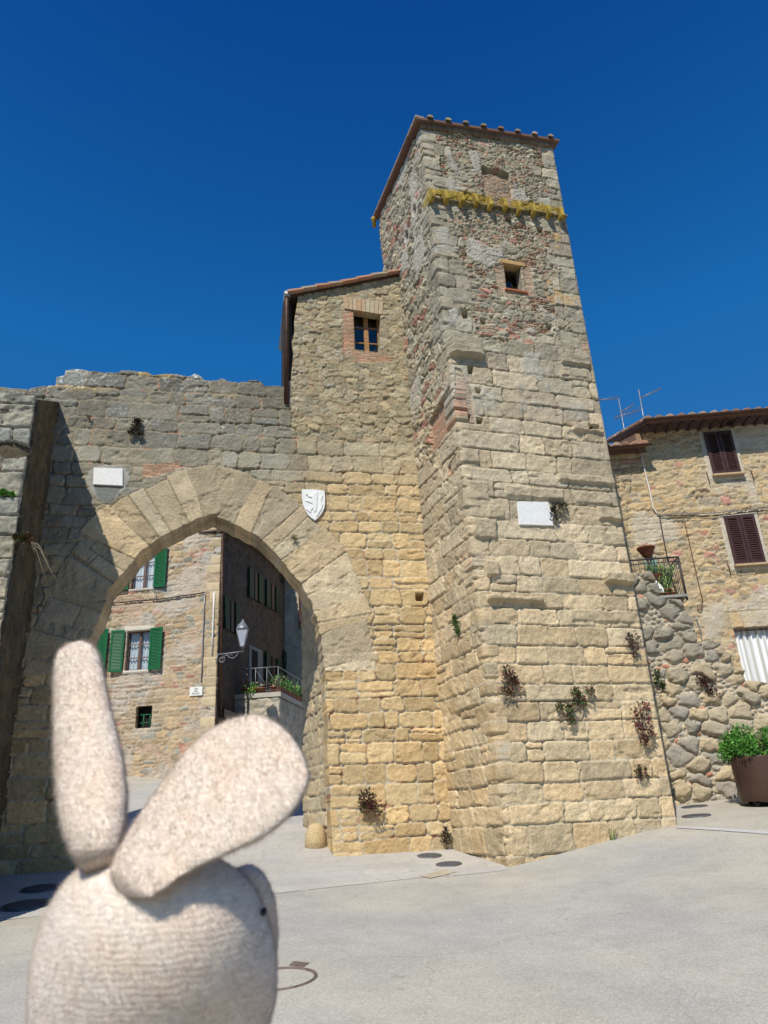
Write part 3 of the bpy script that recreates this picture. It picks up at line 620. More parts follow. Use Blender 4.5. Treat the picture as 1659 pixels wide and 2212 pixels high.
PROJ = [(950, 732, 1040, 772, .20), (1050, 1288, 1172, 1302, .14), (1203, 1028, 1330, 1046, .10), (1090, 1054, 1216, 1078, .07), (1302, 1238, 1380, 1262, .16), (1055, 1092, 1090, 1120, .05), (1020, 1122, 1072, 1166, .09), (1045, 1212, 1078, 1245, .10),
        (1208, 760, 1272, 790, .10), (1235, 915, 1300, 935, .09), (1240, 1062, 1320, 1090, .06), (1290, 1095, 1340, 1125, .09), (985, 968, 1035, 1000, .06), (1000, 1040, 1055, 1080, .06), (1230, 1318, 1385, 1345, .05), (1295, 1150, 1350, 1180, .05), (1210, 795, 1270, 815, .04)]
HOLES = [(1007, 898-4, 1018, 908), (1010, 792, 1022, 808), (1026, 840, 1038, 850), (1030, 905, 1042, 916), (1111, 500-12, 1130, 496), (1160, 492, 1172, 504), (1038, 690, 1050, 700), (1178, 700, 1192, 712), (998, 672, 1012, 690), (1268, 918, 1296, 932), (1092, 470, 1104, 480), (1040, 1620, 1050, 1650)]
twx0, twx1, twz0, twz1 = rect(F, 1091, 572, 1128, 627)
def ffields(U, Z):
    A = ashlar(U, Z, (.30, .46), (.34, 1.0), 19, .026, .06, .012, .08)
    Rb = rubble(U, Z, .25, .11, 13, warp=.05); Rc = rubble(U, Z, .14, .05, 14, warp=.03)
    small = fbm(U*1.6, Z*1.6, 90) > .48; Rb = blend(Rb, Rc, small)
    rz = zone_rub(U, Z, 5); qd = np.minimum(U-uL(Z), UR-U); quoin = qd < .38+.34*(hsh(A['k'], A['k'], 3) > .5)
    Lx = blend(A, Rb, rz & ~quoin)
    # some rubble pockets lower down
    # brickwork: infill panels
    b1 = inpoly(U, Z, F.poly([(983, 795), (996, 800), (1018, 850), (1026, 916), (985, 914)]))
    b2 = inpoly(U, Z, F.poly([(1016, 1168), (1046, 1168), (1050, 1222), (1016, 1222)]))
    b3 = inpoly(U, Z, F.poly([(1040, 372), (1060, 368), (1100, 380), (1112, 455), (1050, 445)]))
    b4 = inpoly(U, Z, F.poly([(1068, 572), (1091, 574), (1093, 628), (1132, 630), (1130, 576), (1148, 580), (1152, 640), (1075, 636)]))
    b5 = (U > UR-.2) & (Z > 11.25) & (Z < 12.0)
    bpt = rz & ~quoin & (fbm(U*2.4, Z*3.8, 191, 3) > .64); bm_ = b1 | b2 | b3 | b4 | b5; Lx = blend(Lx, bricks(U, Z, 6, joint=.018), bm_ | bpt)
    pal = tower_palette(U, Z, 100)
    blk = Lx['h'][2]
    pal = mixc(pal, pal*col(.78, .80, .86), (blk > .8)*1.*ss(Z, 6, 11))
    pal = np.where(bm_[..., None], mixc(BRICK2, col(.46, .33, .24), Lx['h'][0])*1.0, pal)
    pal = np.where((bpt & (Lx['h'][4] > .45))[..., None], mixc(BRICK*.95, col(.46, .34, .24), Lx['h'][3]), pal)
    pal = np.where(b3[..., None], mixc(col(.50, .30, .21), col(.44, .34, .25), Lx['h'][0]), pal)
    mort = mixc(MORT*np.ones(U.shape+(3,)), col(.34, .285, .195), ss(Z, 4, 10))
    d, c = stone_look(U, Z, Lx, pal, 19, .030, .012, mort, tone=.42, tex=.018)
    dr, cr_ = stone_look(U, Z, Lx, pal, 19, .038, .018, mort, brickp=.13, mdeep=.028, tone=.6, tex=.02)
    rm = rz & ~quoin & ~bm_; d = np.where(rm, dr, d); c = np.where(rm[..., None], cr_, c)
    d = np.where(bm_, d*.5-(b1*.05)-(b3*.05), d)
    # dark hollow above the blocked window
    hv = inpoly(U, Z, F.poly([(1038, 368), (1042, 358), (1058, 366), (1075, 364), (1098, 374), (1104, 388), (1096, 386), (1060, 372), (1045, 376)])); d = np.where(hv, -.16, d)
    # rough render smears high on the front
    sm = ss(fbm(U*1.1, Z*1.0, 55, 4)+.5*ss(.9-np.hypot((U-.95)/1.1, (Z-14.0)/.75), 0, .7), .78, .90)
    sm = np.maximum(sm, ss(fbm(U*1.4, Z*1.0, 57, 4), .66, .74)*ss(Z, 8, 12))*(1-b3*1.)
    c = mixc(c, col(.44, .415, .36)*(.75+.5*fbm(U*6, Z*6, 3))[..., None], sm*.75); d = d*(1-.6*sm)+.028*sm
    # yellow lichen around the corbel band
    zc = F.uz(1080, 430)[1]-.02+(U-1.5)*.0; ly = np.exp(-((Z-(zcorb(U)+.12))/.24)**2)
    ly = ss(ly+.7*(fbm(U*4, Z*5, 71, 4)-.5)*2, .45, .95)*(1-b3*.6); c = mixc(c, col(.34, .24, .035), ly*.92)
    l2 = ss(fbm(U*2.3, Z*2.3, 72, 4), .66, .76)*ss(Z, 12.0, 13.5)*ss(U, .8, 2)*ss(-Z, -15.6, -14.8); c = mixc(c, OCHRE, l2*.8)
    bump_ = (fbm(U*2, Z*20, 5)-.5)*.05
    for (x0, y0, x1, y1, pr) in PROJ:
        a, b, z0, z1 = rect(F, x0, y0, x1, y1); w = .03*(fbm(U*8, Z*8, 33)-.5)*2
        e = np.minimum(np.minimum(U-a, b-U), np.minimum(Z-z0, z1-Z))+w
        mm = ss(e, 0, .035); d = d*(1-mm)+mm*(pr*.9+.05*(fbm(U*7, Z*9, 34, 4)-.5)); 
        c = mixc(c, (tower_palette(U, Z, 7)*.86)*(.75+.5*fbm(U*9, Z*9, 35))[..., None], mm)
    for (x0, y0, x1, y1) in HOLES:
        a, b, z0, z1 = rect(F, x0, y0, x1, y1); w = .02*(fbm(U*9, Z*9, 36)-.5)*2
        e = np.minimum(np.minimum(U-a, b-U), np.minimum(Z-z0, z1-Z))+w; mm = ss(e, -.005, .012); d = d*(1-mm)-.2*mm
    pr_ = ss(fbm(U*1.7, Z*1.3, 110, 3), .30, .42)
    d = d*ss(np.abs(UR-U), -.02, .05)+0
    return d, c
zc0, zc1 = F.uz(938, 428)[1], F.uz(1220, 466)[1]; uc0, uc1 = F.uz(938, 428)[0], F.uz(1220, 466)[0]
def zcorb(U): return zc0+(zc1-zc0)*(U-uc0)/(uc1-uc0)
def fcorner(U, Z, d):
    e = U-uL(Z); w = 1-ss(e, 0, .10); h_ = hc(Z); dn = d*(1-w)+h_*w
    return F.P(U, Z, dn)+(LN*1.0)*(h_*w)[..., None]
tower = thing('stone_tower', 'tall square medieval tower with a tiled roof and a yellow band of corbels', 'tower', tuple(F.P(1.7, 1.2)))
n_ = 40; zl = np.linspace(.3, ztl, n_)
outF = [(UR, .3)]+[(UR, ztr)]+[(float(uL(ztl)), ztl)]+[(float(uL(z)), z) for z in zl[::-1][1:]]
outF = [(p[0]-.001 if i > 1 else p[0], p[1]) for i, p in enumerate(outF)]
wallgrid(F, outF, ffields, .0195, tower, name='front_wall', holes=[[(twx0, twz0), (twx1, twz0), (twx1, twz1), (twx0, twz1)]], thick=.5, hole_depth=.28, umap=(lambda z: uL(z), lambda z: UR+0*z), corner=fcorner, back=False)
lb1 = [(932, 987), (929, 911), (973, 835), (981, 788), (992, 800), (984, 914)]
lb2 = [(969, 1034), (967, 1010), (984, 980), (987, 1010)]
def Lp(pts):  # pixels on the left face: L's plane moved to the leaning corner
    out = []
    for x, y in pts:
        z = 5.
        for _ in range(6):
            o = F.P(float(uL(z)), 0.); r = ray(x, y); t = (o-CAM).dot(LN)/r.dot(LN); P = CAM+r*t; z = P[2]
        out.append((float((P-o).dot(LD)), float(z)))
    return out
lb1, lb2 = Lp(lb1), Lp(lb2)
WHT = [Lp([(x, y)])[0] for x, y in [(897, 455), (880, 510), (876, 560), (912, 1160)]]
def lfields(U, Z):
    A = ashlar(U, Z, (.30, .46), (.28, .75), 19, .026, .06, .012, .1)
    Rb = rubble(U, Z, .30, .15, 23, warp=.06)
    lim = 9.2+1.6*ss(-U, -.8, -.1)+1.*(fbm(U*1.2, Z*.4, 6)-.5); rz = Z > lim; quoin = (U < .3+.3*(hsh(A['k'], A['k'], 4) > .5))
    Lx = blend(A, Rb, rz & ~quoin)
    bm_ = inpoly(U, Z, lb1) | inpoly(U, Z, lb2); Lx = blend(Lx, bricks(U, Z, 6), bm_)
    pal = tower_palette(U, Z, 200); pal = np.where(bm_[..., None], mixc(BRICK*1.05, BRICK2, Lx['h'][0]), pal)
    mort = mixc(MORT*np.ones(U.shape+(3,)), col(.34, .285, .195), ss(Z, 4, 10))
    d, c = stone_look(U, Z, Lx, pal, 29, .035, .014, mort, tone=.40, tex=.02)
    dr, cr_ = stone_look(U, Z, Lx, pal, 29, .045, .022, mort, brickp=.10, mdeep=.03, tone=.55, tex=.02)
    rm = rz & ~quoin & ~bm_; d = np.where(rm, dr, d); c = np.where(rm[..., None], cr_, c)
    d = np.where(bm_, d*.3-.05, d)
    sm = ss(fbm(U*1.2, Z*.9, 155, 4), .64, .74)*ss(Z, 9, 12)
    for wu_, wz_ in WHT[:3]:
        r_ = np.hypot((U-wu_)/.42, (Z-wz_)/.55)+.5*(fbm(U*5, Z*5, 12)-.5); sm = np.maximum(sm, 1.2*(1-ss(r_, .5, .62)))
    c = mixc(c, col(.52, .48, .40), np.clip(sm, 0, 1)*.85); d = d*(1-.6*np.clip(sm, 0, 1))+.02*np.clip(sm, 0, 1)
    for wu_, wz_ in WHT[:2]:
        r_ = np.hypot((U-wu_)/.11, (Z-wz_)/.16); d = np.where(r_ < 1, -.12, d); c = np.where((r_ < 1)[..., None], col(.2, .2, .19), c)
    return d, c
def lcorner(U, Z, d):
    w = 1-ss(U, 0, .10); h_ = hc(Z); dn = d*(1-w)+h_*w
    o = F.P(uL(Z), Z)
    return o+np.multiply.outer(U, LD)+dn[..., None]*LN+(h_*w)[..., None]*F.n
ztb = Lp([(834, 442)])[0]
wallgrid(L, [(0, .3), (LB, .3), (LB, ztb[1]), (0, ztl)], lfields, .024, tower, name='side_wall', thick=.3, corner=lcorner, back=False)
# right side and back, seen only from elsewhere
def coarse(fr, seed):
    def f(U, Z):
        A = ashlar(U, Z, (.26, .42), (.3, .8), seed, .02); return stone_look(U, Z, A, tower_palette(U, Z, seed), seed)
    return f
RS = Wall(F.P(UR, 0.), 108); RS.n = -RS.n if RS.n[0] < 0 else RS.n
wallgrid(RS, [(.04, .3), (LB, .3), (LB, ztr-.4), (.04, ztr)], coarse(RS, 301), .07, tower, name='side_wall', thick=.3, back=False)
bl = F.P(float(uL(9.)), 0.)+LD*LB; brp = RS.P(LB, 0.); dv = brp-bl; BK = Wall(bl, math.degrees(math.atan2(dv[1], dv[0]))); BK.n = -BK.n
wallgrid(BK, [(.05, .3), (float(np.hypot(*dv[:2]))-.05, .3), (float(np.hypot(*dv[:2]))-.05, ztb[1]), (.05, ztb[1])], coarse(BK, 302), .1, tower, name='rear_wall', thick=.3, back=False)
# corbel band: ledge and eleven little upright slabs, coated in yellow lichen
cx_ = [485, 600, 728, 850, 965, 1092, 1205, 1330, 1455, 1562]
for i, px in enumerate(cx_):
    X = (1500+px/2.074)*.54; yb = (420+([770, 785, 800, 812, 835, 850, 875, 890, 905, 925][i])/2.074)*.54
    u_, z_ = F.uz(X, yb, .2); mb = MB(); 
    prof = [(-.05, .44), (.05, .43), (.20, .30), (.25, .0), (-.05, -.02)]
    V = []; 
    for du in (-.045, .045): V += [F.P(u_+du+.01*math.sin(i*3+k), z_+b, a) for k, (a, b) in enumerate(prof)]
    mb.add(V, [tuple(range(5)), tuple(range(9, 4, -1))]+[(k, (k+1) % 5, 5+(k+1) % 5, 5+k) for k in range(5)]); mb.build('corbel', MM['lichen'], tower, bevel=.012)
mb = MB(); na = 36
for k in range(na):
    t0, t1 = k/na, (k+1)/na; a = uc0+(uc1-uc0)*t0+.0; b = uc0+(uc1-uc0)*t1; z_ = zcorb((a+b)/2)-.09+.010*math.sin(k*2.1)
    dd = .11+.012*math.sin(k*1.3); mb.hexa([F.P(a, z_-.05, -.05), F.P(b, z_-.05, -.05), F.P(b, z_-.01, dd), F.P(a, z_-.01, dd), F.P(a, z_+.02, -.05), F.P(b, z_+.02, -.05), F.P(b, z_+.02, dd), F.P(a, z_+.02, dd)])
mb.build('corbel_ledge', MM['ledge'], tower)
# window
casement(F, twx0-.02, twx1+.02, twz0-.02, twz1-.04, -.24, tower, MM['dwood'], 0, None, .05, 1)
mb = MB(); mb.box(F, twx0-.12, twx1+.10, twz1-.02, twz1+.09, -.2, .035); mb.c = [tuple(OCHRE)]*len(mb.c); mb.build('window_lintel', MAS, tower, bevel=.01)
mb = MB(); mb.box(F, twx0-.05, twx1+.07, twz0-.05, twz0+.0, -.2, .05); mb.build('window_sill', MM['terra'], tower, bevel=.008)
# roof
def tile_rows(mb, p0, pa, pd, nrow, nstep, rad, rg, pal, flat=True, bothends=False):
    """barrel tiles: rows spread along pa, each running along pd from p0"""
    p0, pa, pd = map(np.array, (p0, pa, pd)); lenp = np.linalg.norm(pd); ud = pd/lenp; ua = pa/np.linalg.norm(pa); nrm = np.cross(ua, ud); nrm = nrm if nrm[2] > 0 else -nrm
    for i in range(nrow):
        c0 = p0+pa*((i+.5)/nrow)
        for k in range(nstep):
            mb.cur = tuple(np.array(pal[int(rg.random()*len(pal))])*(.7+.6*rg.random()))
            a = c0+pd*(k/nstep)+nrm*.0; b = c0+pd*((k+1.15)/nstep); j = rg.uniform(-.01, .01); V = []; n = 7
            for q_, (pt, rr, lift) in enumerate(((a, rad*1.06, .022), (b, rad*.9, 0))):
                for w_ in range(n+1):
                    an = math.pi*w_/n; V.append(pt+ua*(math.cos(an)*rr+j)+nrm*(math.sin(an)*rr*.85+lift))
            m_ = n+1; f = [(w_, w_+1, m_+w_+1, m_+w_) for w_ in range(n)]; f.append(tuple(range(m_)))
            mb.add(V, f, False)
roofpal = [(.34, .17, .10), (.30, .22, .15), (.36, .26, .18), (.25, .20, .14), (.33, .27, .12)]
FLc = F.P(float(uL(ztl))-.16, ztl+.06, .17); FRc = F.P(UR+.13, ztr+.06, .17)
BLc = lcorner(np.array(LB+.12), np.array(ztb[1]+.05), np.array(.12)); BRc = FRc+(BLc-FLc)*1.0
rf = MB(); th = np.array([0, 0, .07]); nl = 14; rgr = random.Random(2)
rf.cur = (.17, .10, .075); rf.hexa([FLc, FRc, BRc, BLc, FLc+th, FRc+th, BRc+th, BLc+th])
for k in range(12):   # verge tiles in overlapping steps on the left, brick course under the eave
    a = FLc+(BLc-FLc)*(k/12); b = FLc+(BLc-FLc)*((k+1.05)/12); rf.cur = tuple(col(.36, .27, .21)*(.7+.5*rgr.random())); o_ = LN*.035; w_ = -LN*.2; t2 = np.array([0, 0, .035])
    rf.hexa([a+o_+th*.9+t2*.6, a+w_+th*.9+t2*.6, b+w_+th*.9, b+o_+th*.9, a+o_+th+t2*1.6, a+w_+th+t2*1.6, b+w_+th+t2, b+o_+th+t2])
tile_rows(rf, FLc+th+F.n*.05+F.u*.1, (FRc-FLc)*.97, (BLc-FLc)*1., 8, 8, .078, rgr, roofpal)
rf.build('roof', MM['tile'], tower)
mb = MB(); a0 = F.P(float(uL(ztl)), ztl-.02, .06); rgc = random.Random(4)
for k in range(26):
    t0, t1 = k/26, (k+.93)/26; A_ = F.P(float(uL(ztl))-.03+(UR+.03-float(uL(ztl)))*t0, ztl+(ztr-ztl)*t0, .0); B_ = F.P(float(uL(ztl))-.03+(UR+.03-float(uL(ztl)))*t1, ztl+(ztr-ztl)*t1, 0.)
    mb.cur = tuple(mixc(col(.26, .17, .12), col(.34, .27, .20), np.array(rgc.random()))*.8); s_ = F.n*.09; dn = np.array([0, 0, -.05]); u2 = np.array([0, 0, .055])
    mb.hexa([A_+dn-s_, B_+dn-s_, B_+dn+s_, A_+dn+s_, A_+u2-s_, B_+u2-s_, B_+u2+s_, A_+u2+s_])
mb.build('eave_bricks', MAS, tower)
cp = BLc+np.array([0, 0, -.0]); mb = MB(); mb.lathe(cp+F.u*-.0+np.array([0, 0, -.25]), [(.06, 0), (.06, .2), (.08, .22), (.08, .3)], 10); mb.build('chimney_pot', MM['lichen'], tower)

# ================================================================== WALL STANDING FORWARD ON THE LEFT
lwe = LW.poly([(76, 851), (62, 855), (40, 853), (15, 857), (0, 858)]); ue = LW.uz(45, 1075)[0]; ztw = lwe[1][1]
lw = thing('side_wall', 'old grey wall jutting towards the plaza on the far left', 'wall', tuple(LW.P(ue, .8)))
def lwf(U, Z):
    A = ashlar(U, Z, (.28, .44), (.45, .95), 71, .02, .05); g = ss(Z+.6*(fbm(U*1.2, Z, 5)-.5), 4, 7.5)
    pal = mixc(col(.46, .40, .29)*np.ones(U.shape+(3,)), col(.31, .295, .24), g); d, c = stone_look(U, Z, A, pal, 71, .05, .03, col(.36, .33, .27), tex=.03)
    ho = LW.uz(28, 973); e = np.hypot((U-ho[0])/.32, (Z-ho[1])/.14)+.3*(fbm(U*8, Z*8, 3)-.5); d = np.where(e < 1, -.12, d)
    dk = ss(fbm(U*5, Z*3.5, 15, 4), .58, .70); c = mixc(c, col(.12, .12, .10), dk*.55); return d, c
wallgrid(LW, [(ue-5, .2), (ue, .2), (ue, ztw-.02), (ue-.35, ztw+.03), (ue-.8, ztw-.0), (ue-1.3, ztw-.06), (ue-5, ztw-.1)], lwf, .018, lw, name='wall_face', thick=.05, back=False)
pe = LW.P(ue, 0.); gi = G.P(G.uz(104, 1000)[0], 0.); dv = gi-pe; RT = Wall(pe, math.degrees(math.atan2(dv[1], dv[0]))); RT.n = -RT.n if RT.n[0] < 0 else RT.n
Lr = float(np.hypot(*dv[:2]))
def rtf(U, Z):
    A = ashlar(U, Z, (.28, .44), (.4, .9), 73, .02); pal = mixc(col(.15, .12, .08)*np.ones(U.shape+(3,)), col(.07, .062, .045), fbm(U*2.5, Z*1.8, 7))  # stone colour darkened to deepen the shade on this face
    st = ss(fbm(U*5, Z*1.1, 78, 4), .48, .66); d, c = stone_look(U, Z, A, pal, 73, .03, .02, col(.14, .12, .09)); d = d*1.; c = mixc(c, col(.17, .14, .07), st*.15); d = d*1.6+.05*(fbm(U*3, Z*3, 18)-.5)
    return d-.0, c
zin = G.uz(111, 862)[1]
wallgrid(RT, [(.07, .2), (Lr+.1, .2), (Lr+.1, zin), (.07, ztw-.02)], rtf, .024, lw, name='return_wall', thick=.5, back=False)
mb = MB(); mb.hexa([LW.P(ue-5, ztw-.5, -.02), LW.P(ue-.4, ztw-.5, -.02), G.P(G.uz(104, 1000)[0]-.5, ztw-.5, .0), G.P(-12., ztw-.5, .0), LW.P(ue-5, ztw-.2, -.02), LW.P(ue-.4, ztw-.2, -.02), G.P(G.uz(104, 1000)[0]-.5, zin-.2, .0), G.P(-12., ztw-.1, .0)])
mb.c = [tuple(GREY)]*len(mb.c); mb.build('wall_top', MAS, lw)
# ================================================================== HOUSE ON THE RIGHT
T0 = lambda X, Y: ((2300+X/2.149)*.54, (1500+Y/2.149)*.54)
T7 = lambda X, Y: ((2400+X/2.01)*.54, (2300+Y/2.01)*.54)
hz1 = H.uz(1500, 897, .7)[1]-.07; hz0 = H.uz(1350, 962, .47)[1]-.04; hu = H.uz(1390, 905, .7)[0]+.12; HR = 8.5
house = thing('stone_house', 'rubble stone house on the right with brown shutters and a tiled eave', 'house', tuple(H.P(3.5, 2.)))
sh1 = H.poly([T0(1095, 505), T0(1330, 487), T0(1425, 850), T0(1185, 860)]); sh2 = H.poly([T0(1270, 1225), T0(1528, 1208), T0(1635, 1620), T0(1370, 1640)])
cu0 = H.uz(*T7(1060, 430)); cu1 = H.uz(*T7(1175, 850)); garu, garz = (cu0[0]+cu1[0])/2, cu0[1]
def hf(U, Z):
    A = ashlar(U, Z, (.12, .28), (.16, .55), 83, .06, .07, .02, .3); Rb = rubble(U, Z, .24, .13, 84, warp=.05); mk = fbm(U*.9, Z*.9, 7) > .52
    Lx = blend(A, Rb, mk)
    for s_ in (sh1, sh2):
        us_ = [p[0] for p in s_]; zs_ = [p[1] for p in s_]; q = (U > min(us_)-.28-.1*(np.floor(Z/.2) % 2)) & (U < max(us_)+.25+.1*(np.floor(Z/.2) % 2)) & (Z > min(zs_)-.35) & (Z < max(zs_)+.1); Lx = blend(Lx, bricks(U, Z, 5), q & (fbm(U*2, Z*2, 33) > .5))
    vl = (Z > garz) & (Z < garz+.42) & (U > garu-.35); du = np.abs(((U-garu)/.30) % 1-.5)*.30; V = dict(e=np.minimum(.15-du, np.minimum(Z-garz, garz+.42-Z))-.006, j=np.floor((U-garu)/.30), k=U*0+5, t=U*0+.5, h=[hsh(np.floor((U-garu)/.30), 5, q_) for q_ in range(7)])
    Lx = blend(Lx, V, vl)
    pal = mixc(col(.54, .385, .205)*np.ones(U.shape+(3,)), col(.44, .345, .22), fbm(U*1.1, Z*1.1, 3)); pal = mixc(pal, col(.34, .29, .21), (Lx['h'][3] > .82)*.8)
    d, c = stone_look(U, Z, Lx, pal, 83, .03, .014, col(.50, .41, .28), brickp=.05, tone=.42, mw=.012)
    pl = ss(fbm(U*.8, Z*.8, 12, 4)+.12*ss(U, 2, 5), .60, .70); c = mixc(c, col(.56, .50, .41)*(.8+.4*fbm(U*7, Z*7, 9))[..., None], pl*.65); d = d*(1-.5*pl)+.012*pl
    for s_ in (sh1, sh2):
        us_ = [p[0] for p in s_]; zs_ = [p[1] for p in s_]; e = np.minimum(np.minimum(U-min(us_)+.12, max(us_)+.12-U), np.minimum(Z-min(zs_)+.14, max(zs_)+.08-Z))+.03*(fbm(U*7, Z*7, 3)-.5)
        mm = ss(e, 0, .02); c = mixc(c, col(.55, .50, .42)*(.85+.3*fbm(U*7, Z*7, 19))[..., None], mm*.8); d = d*(1-mm)+.03*mm
    return d, c
wallgrid(H, [(-1.6, 1.2), (garu, 1.2), (garu, garz), (garu+3.2, garz), (garu+3.2, 1.2), (HR, 1.2), (HR, hz1), (hu, hz1), (hu, hz0), (-1.6, hz0)], hf, .028, house, name='front_wall', thick=.45, back=True)
def shutterpair(fr, quad, parent, m, mname='shutter', inner=True):
    """two closed louvred leaves"""
    us_ = [p[0] for p in quad]; zs_ = [p[1] for p in quad]; u0 = (us_[0]+us_[3])/2; u1 = (us_[1]+us_[2])/2; z1 = (zs_[0]+zs_[1])/2; z0 = (zs_[2]+zs_[3])/2; uc = (u0+u1)/2
    for a, b in ((u0, uc-.008), (uc+.008, u1)): leaf(fr, a, b, z0, z1, .035, .085, m, parent)
def leaf(fr, a, b, z0, z1, d0, d1, m, parent, st=.075, name='shutter', pitch=.062):
    mb = MB(); mb.box(fr, a, a+st, z0, z1, d0, d1); mb.box(fr, b-st, b, z0, z1, d0, d1); mb.box(fr, a+st, b-st, z1-st, z1, d0, d1); mb.box(fr, a+st, b-st, z0, z0+st*1.2, d0, d1)
    z = z0+st*1.2+.01; dm = (d0+d1)/2
    while z < z1-st-.02:
        mb.hexa([fr.P(a+st, z, d1-.012), fr.P(b-st, z, d1-.012), fr.P(b-st, z+.046, d0+.006), fr.P(a+st, z+.046, d0+.006), fr.P(a+st, z+.010, d1-.008), fr.P(b-st, z+.010, d1-.008), fr.P(b-st, z+.056, d0+.010), fr.P(a+st, z+.056, d0+.010)]); z += pitch
    return mb.build(name, m, parent)
shutterpair(H, sh1, house, MM['maroon']); shutterpair(H, sh2, house, MM['maroon'])
for s_ in (sh1, sh2):
    us_ = [p[0] for p in s_]; zs_ = [p[1] for p in s_]; mb = MB(); mb.cur = (.50, .36, .22); mb.box(H, min(us_)-.03, max(us_)+.06, min(zs_)-.06, min(zs_)+.0, .03, .17); mb.build('window_sill', MAS, house, bevel=.01)
    mb = MB(); mb.box(H, min(us_)+.02, max(us_)-.02, min(zs_)+.02, max(zs_)-.02, .0, .038); mb.build('shutter_backing', MM['dark'], house)
for X, Y in ((1140, 900), (1520, 880), (1320, 1680)):
    mb = MB(); u_, z_ = H.uz(*T0(X, Y)); mb.tube([H.P(u_, z_+.2, .02), H.P(u_-.01, z_+.18, .09), H.P(u_, z_-.15, .09)], .012, 6); mb.build('shutter_hook', MM['rust'], house)
# main eave: tiles, rafters, gutter
rp = [(.46, .27, .18), (.40, .30, .22), (.52, .36, .26), (.36, .29, .23), (.44, .24, .15)]
rgh = random.Random(9); mb = MB(); sl = np.array([0, 0, 1.]); back_ = -H.n*4.2+sl*1.5
mb.cur = (.22, .12, .08); e0 = H.P(hu-.12, hz1+.03, .62); e1 = H.P(HR, hz1+.03, .62); th = np.array([0, 0, .05]); mb.hexa([e0, e1, e1+back_, e0+back_, e0+th, e1+th, e1+back_+th, e0+back_+th])
tile_rows(mb, e0+th+H.n*.04, e1-e0, back_, 27, 9, .10, rgh, rp); mb.build('roof', MM['tile'], house)
for k in range(27):
    u_ = hu+.05+k*.31; mb = MB(); mb.hexa([H.P(u_-.04, hz1-.06, 0), H.P(u_+.04, hz1-.06, 0), H.P(u_+.04, hz1-.04, .5), H.P(u_-.04, hz1-.04, .5), H.P(u_-.04, hz1+.02, 0), H.P(u_+.04, hz1+.02, 0), H.P(u_+.04, hz1+.02, .5), H.P(u_-.04, hz1+.02, .5)]); mb.build('rafter', MM['dwood'], house)
def halfgutter(p0, p1, r, m, parent, name='gutter'):
    p0, p1 = np.array(p0), np.array(p1); a = (p1-p0)/np.linalg.norm(p1-p0); b = np.cross(a, [0, 0, 1.]); mb = MB(); V = []
    for rr in (r, r*.9):
        for p in (p0, p1):
            for k in range(9): an = math.pi*k/8; V.append(p+b*math.cos(an)*rr-np.array([0, 0, 1.])*math.sin(an)*rr)
    f = [(k, k+1, 9+k+1, 9+k) for k in range(8)]+[(18+k, 18+k+1, 27+k+1, 27+k) for k in range(8)]+[(0, 9, 27, 18), (8, 17, 35, 26)]
    mb.add(V, f, True); return mb.build(name, m, parent)
halfgutter(H.P(hu-.15, hz1+.07, .70), H.P(HR, hz1+.12, .70), .075, MM['copper'], house)
mb = MB(); mb.prism(Wall(H.P(hu, 0.), 87), [(.02, 10.5), (4.2, 10.5), (4.2, hz1+1.45), (0.02, hz1)], -.2, 0.); mb.c = [(.3, .2, .14)]*len(mb.c); mb.build('gable_wall', MAS, house)
mb = MB(); mb.cur = (.34, .27, .19)
gq = [H.P(hu-.10, hz1-.02, .62), H.P(hu-.10, hz1-.02, .62)+back_]
mb.hexa([gq[0], gq[0]+H.u*.05, gq[1]+H.u*.05, gq[1], gq[0]+sl*.1, gq[0]+H.u*.05+sl*.1, gq[1]+H.u*.05+sl*.1, gq[1]+sl*.1]); mb.build('bargeboard', MM['dwood'], house)
mb = MB(); u_, z_ = H.uz(*T0(1410, 300)); mb.cur = (.45, .36, .28); mb.box(H, u_-.22, u_+.2, hz1+.25, hz1+.62, -1.3, -.9); mb.cur = (.46, .25, .17); mb.box(H, u_-.28, u_+.26, hz1+.64, hz1+.70, -1.36, -.84); mb.build('chimney', MAS, house)
# lower wing eave on the left
mb = MB(); mb.cur = (.24, .14, .09); e0 = H.P(-1.6, hz0+.02, .42); e1 = H.P(hu+.0, hz0+.02, .42); bk = -H.n*2.5+sl*.8; mb.hexa([e0, e1, e1+bk, e0+bk, e0+th, e1+th, e1+bk+th, e0+bk+th]); tile_rows(mb, e0+th, e1-e0, bk, 8, 6, .10, rgh, rp); mb.build('wing_roof', MM['tile'], house)
halfgutter(H.P(-1.6, hz0+.02, .47), H.P(hu+.05, hz0+.04, .47), .05, MM['copper'], house, 'wing_gutter')
mb = MB(); mb.box(H, -1.6, HR, 1.2, hz0-.1, -7, -6.6); mb.box(H, HR-.4, HR, 1.2, hz1-.1, -6.6, -.46); mb.c = [tuple(BEIGE)]*len(mb.c); mb.build('rear_wall', MAS, house)
# doorway behind the ribbed white curtain
n = 150; us_ = np.linspace(garu-.02, garu+3.2, n); dd = -.16+.035*np.sin(us_*38)+.02*np.sin(us_*91+1); V = []
for zz in (1.8, garz+.02): V += [H.P(u_, zz, d_) for u_, d_ in zip(us_, dd)]
npmesh('door_curtain', V, [(i, i+1, n+i+1, n+i) for i in range(n-1)], vcol_mat('curtain_stripes', .8, .1, .03), house, np.tile(np.where((np.sin(us_*44+2*np.sin(us_*7)) > .45)[:, None], col(.50, .49, .46), col(.80, .80, .80)), (2, 1)))
mb = MB(); mb.box(H, garu, garu+3.2, 1.2, garz, -.6, -.5); mb.build('door_shade', MM['dark'], house)
mb = MB(); mb.tube([H.P(garu-.05, garz-.06, -.05), H.P(garu+3.2, garz-.06, -.05)], .02, 8); mb.build('curtain_rail', MM['dwood'], house)
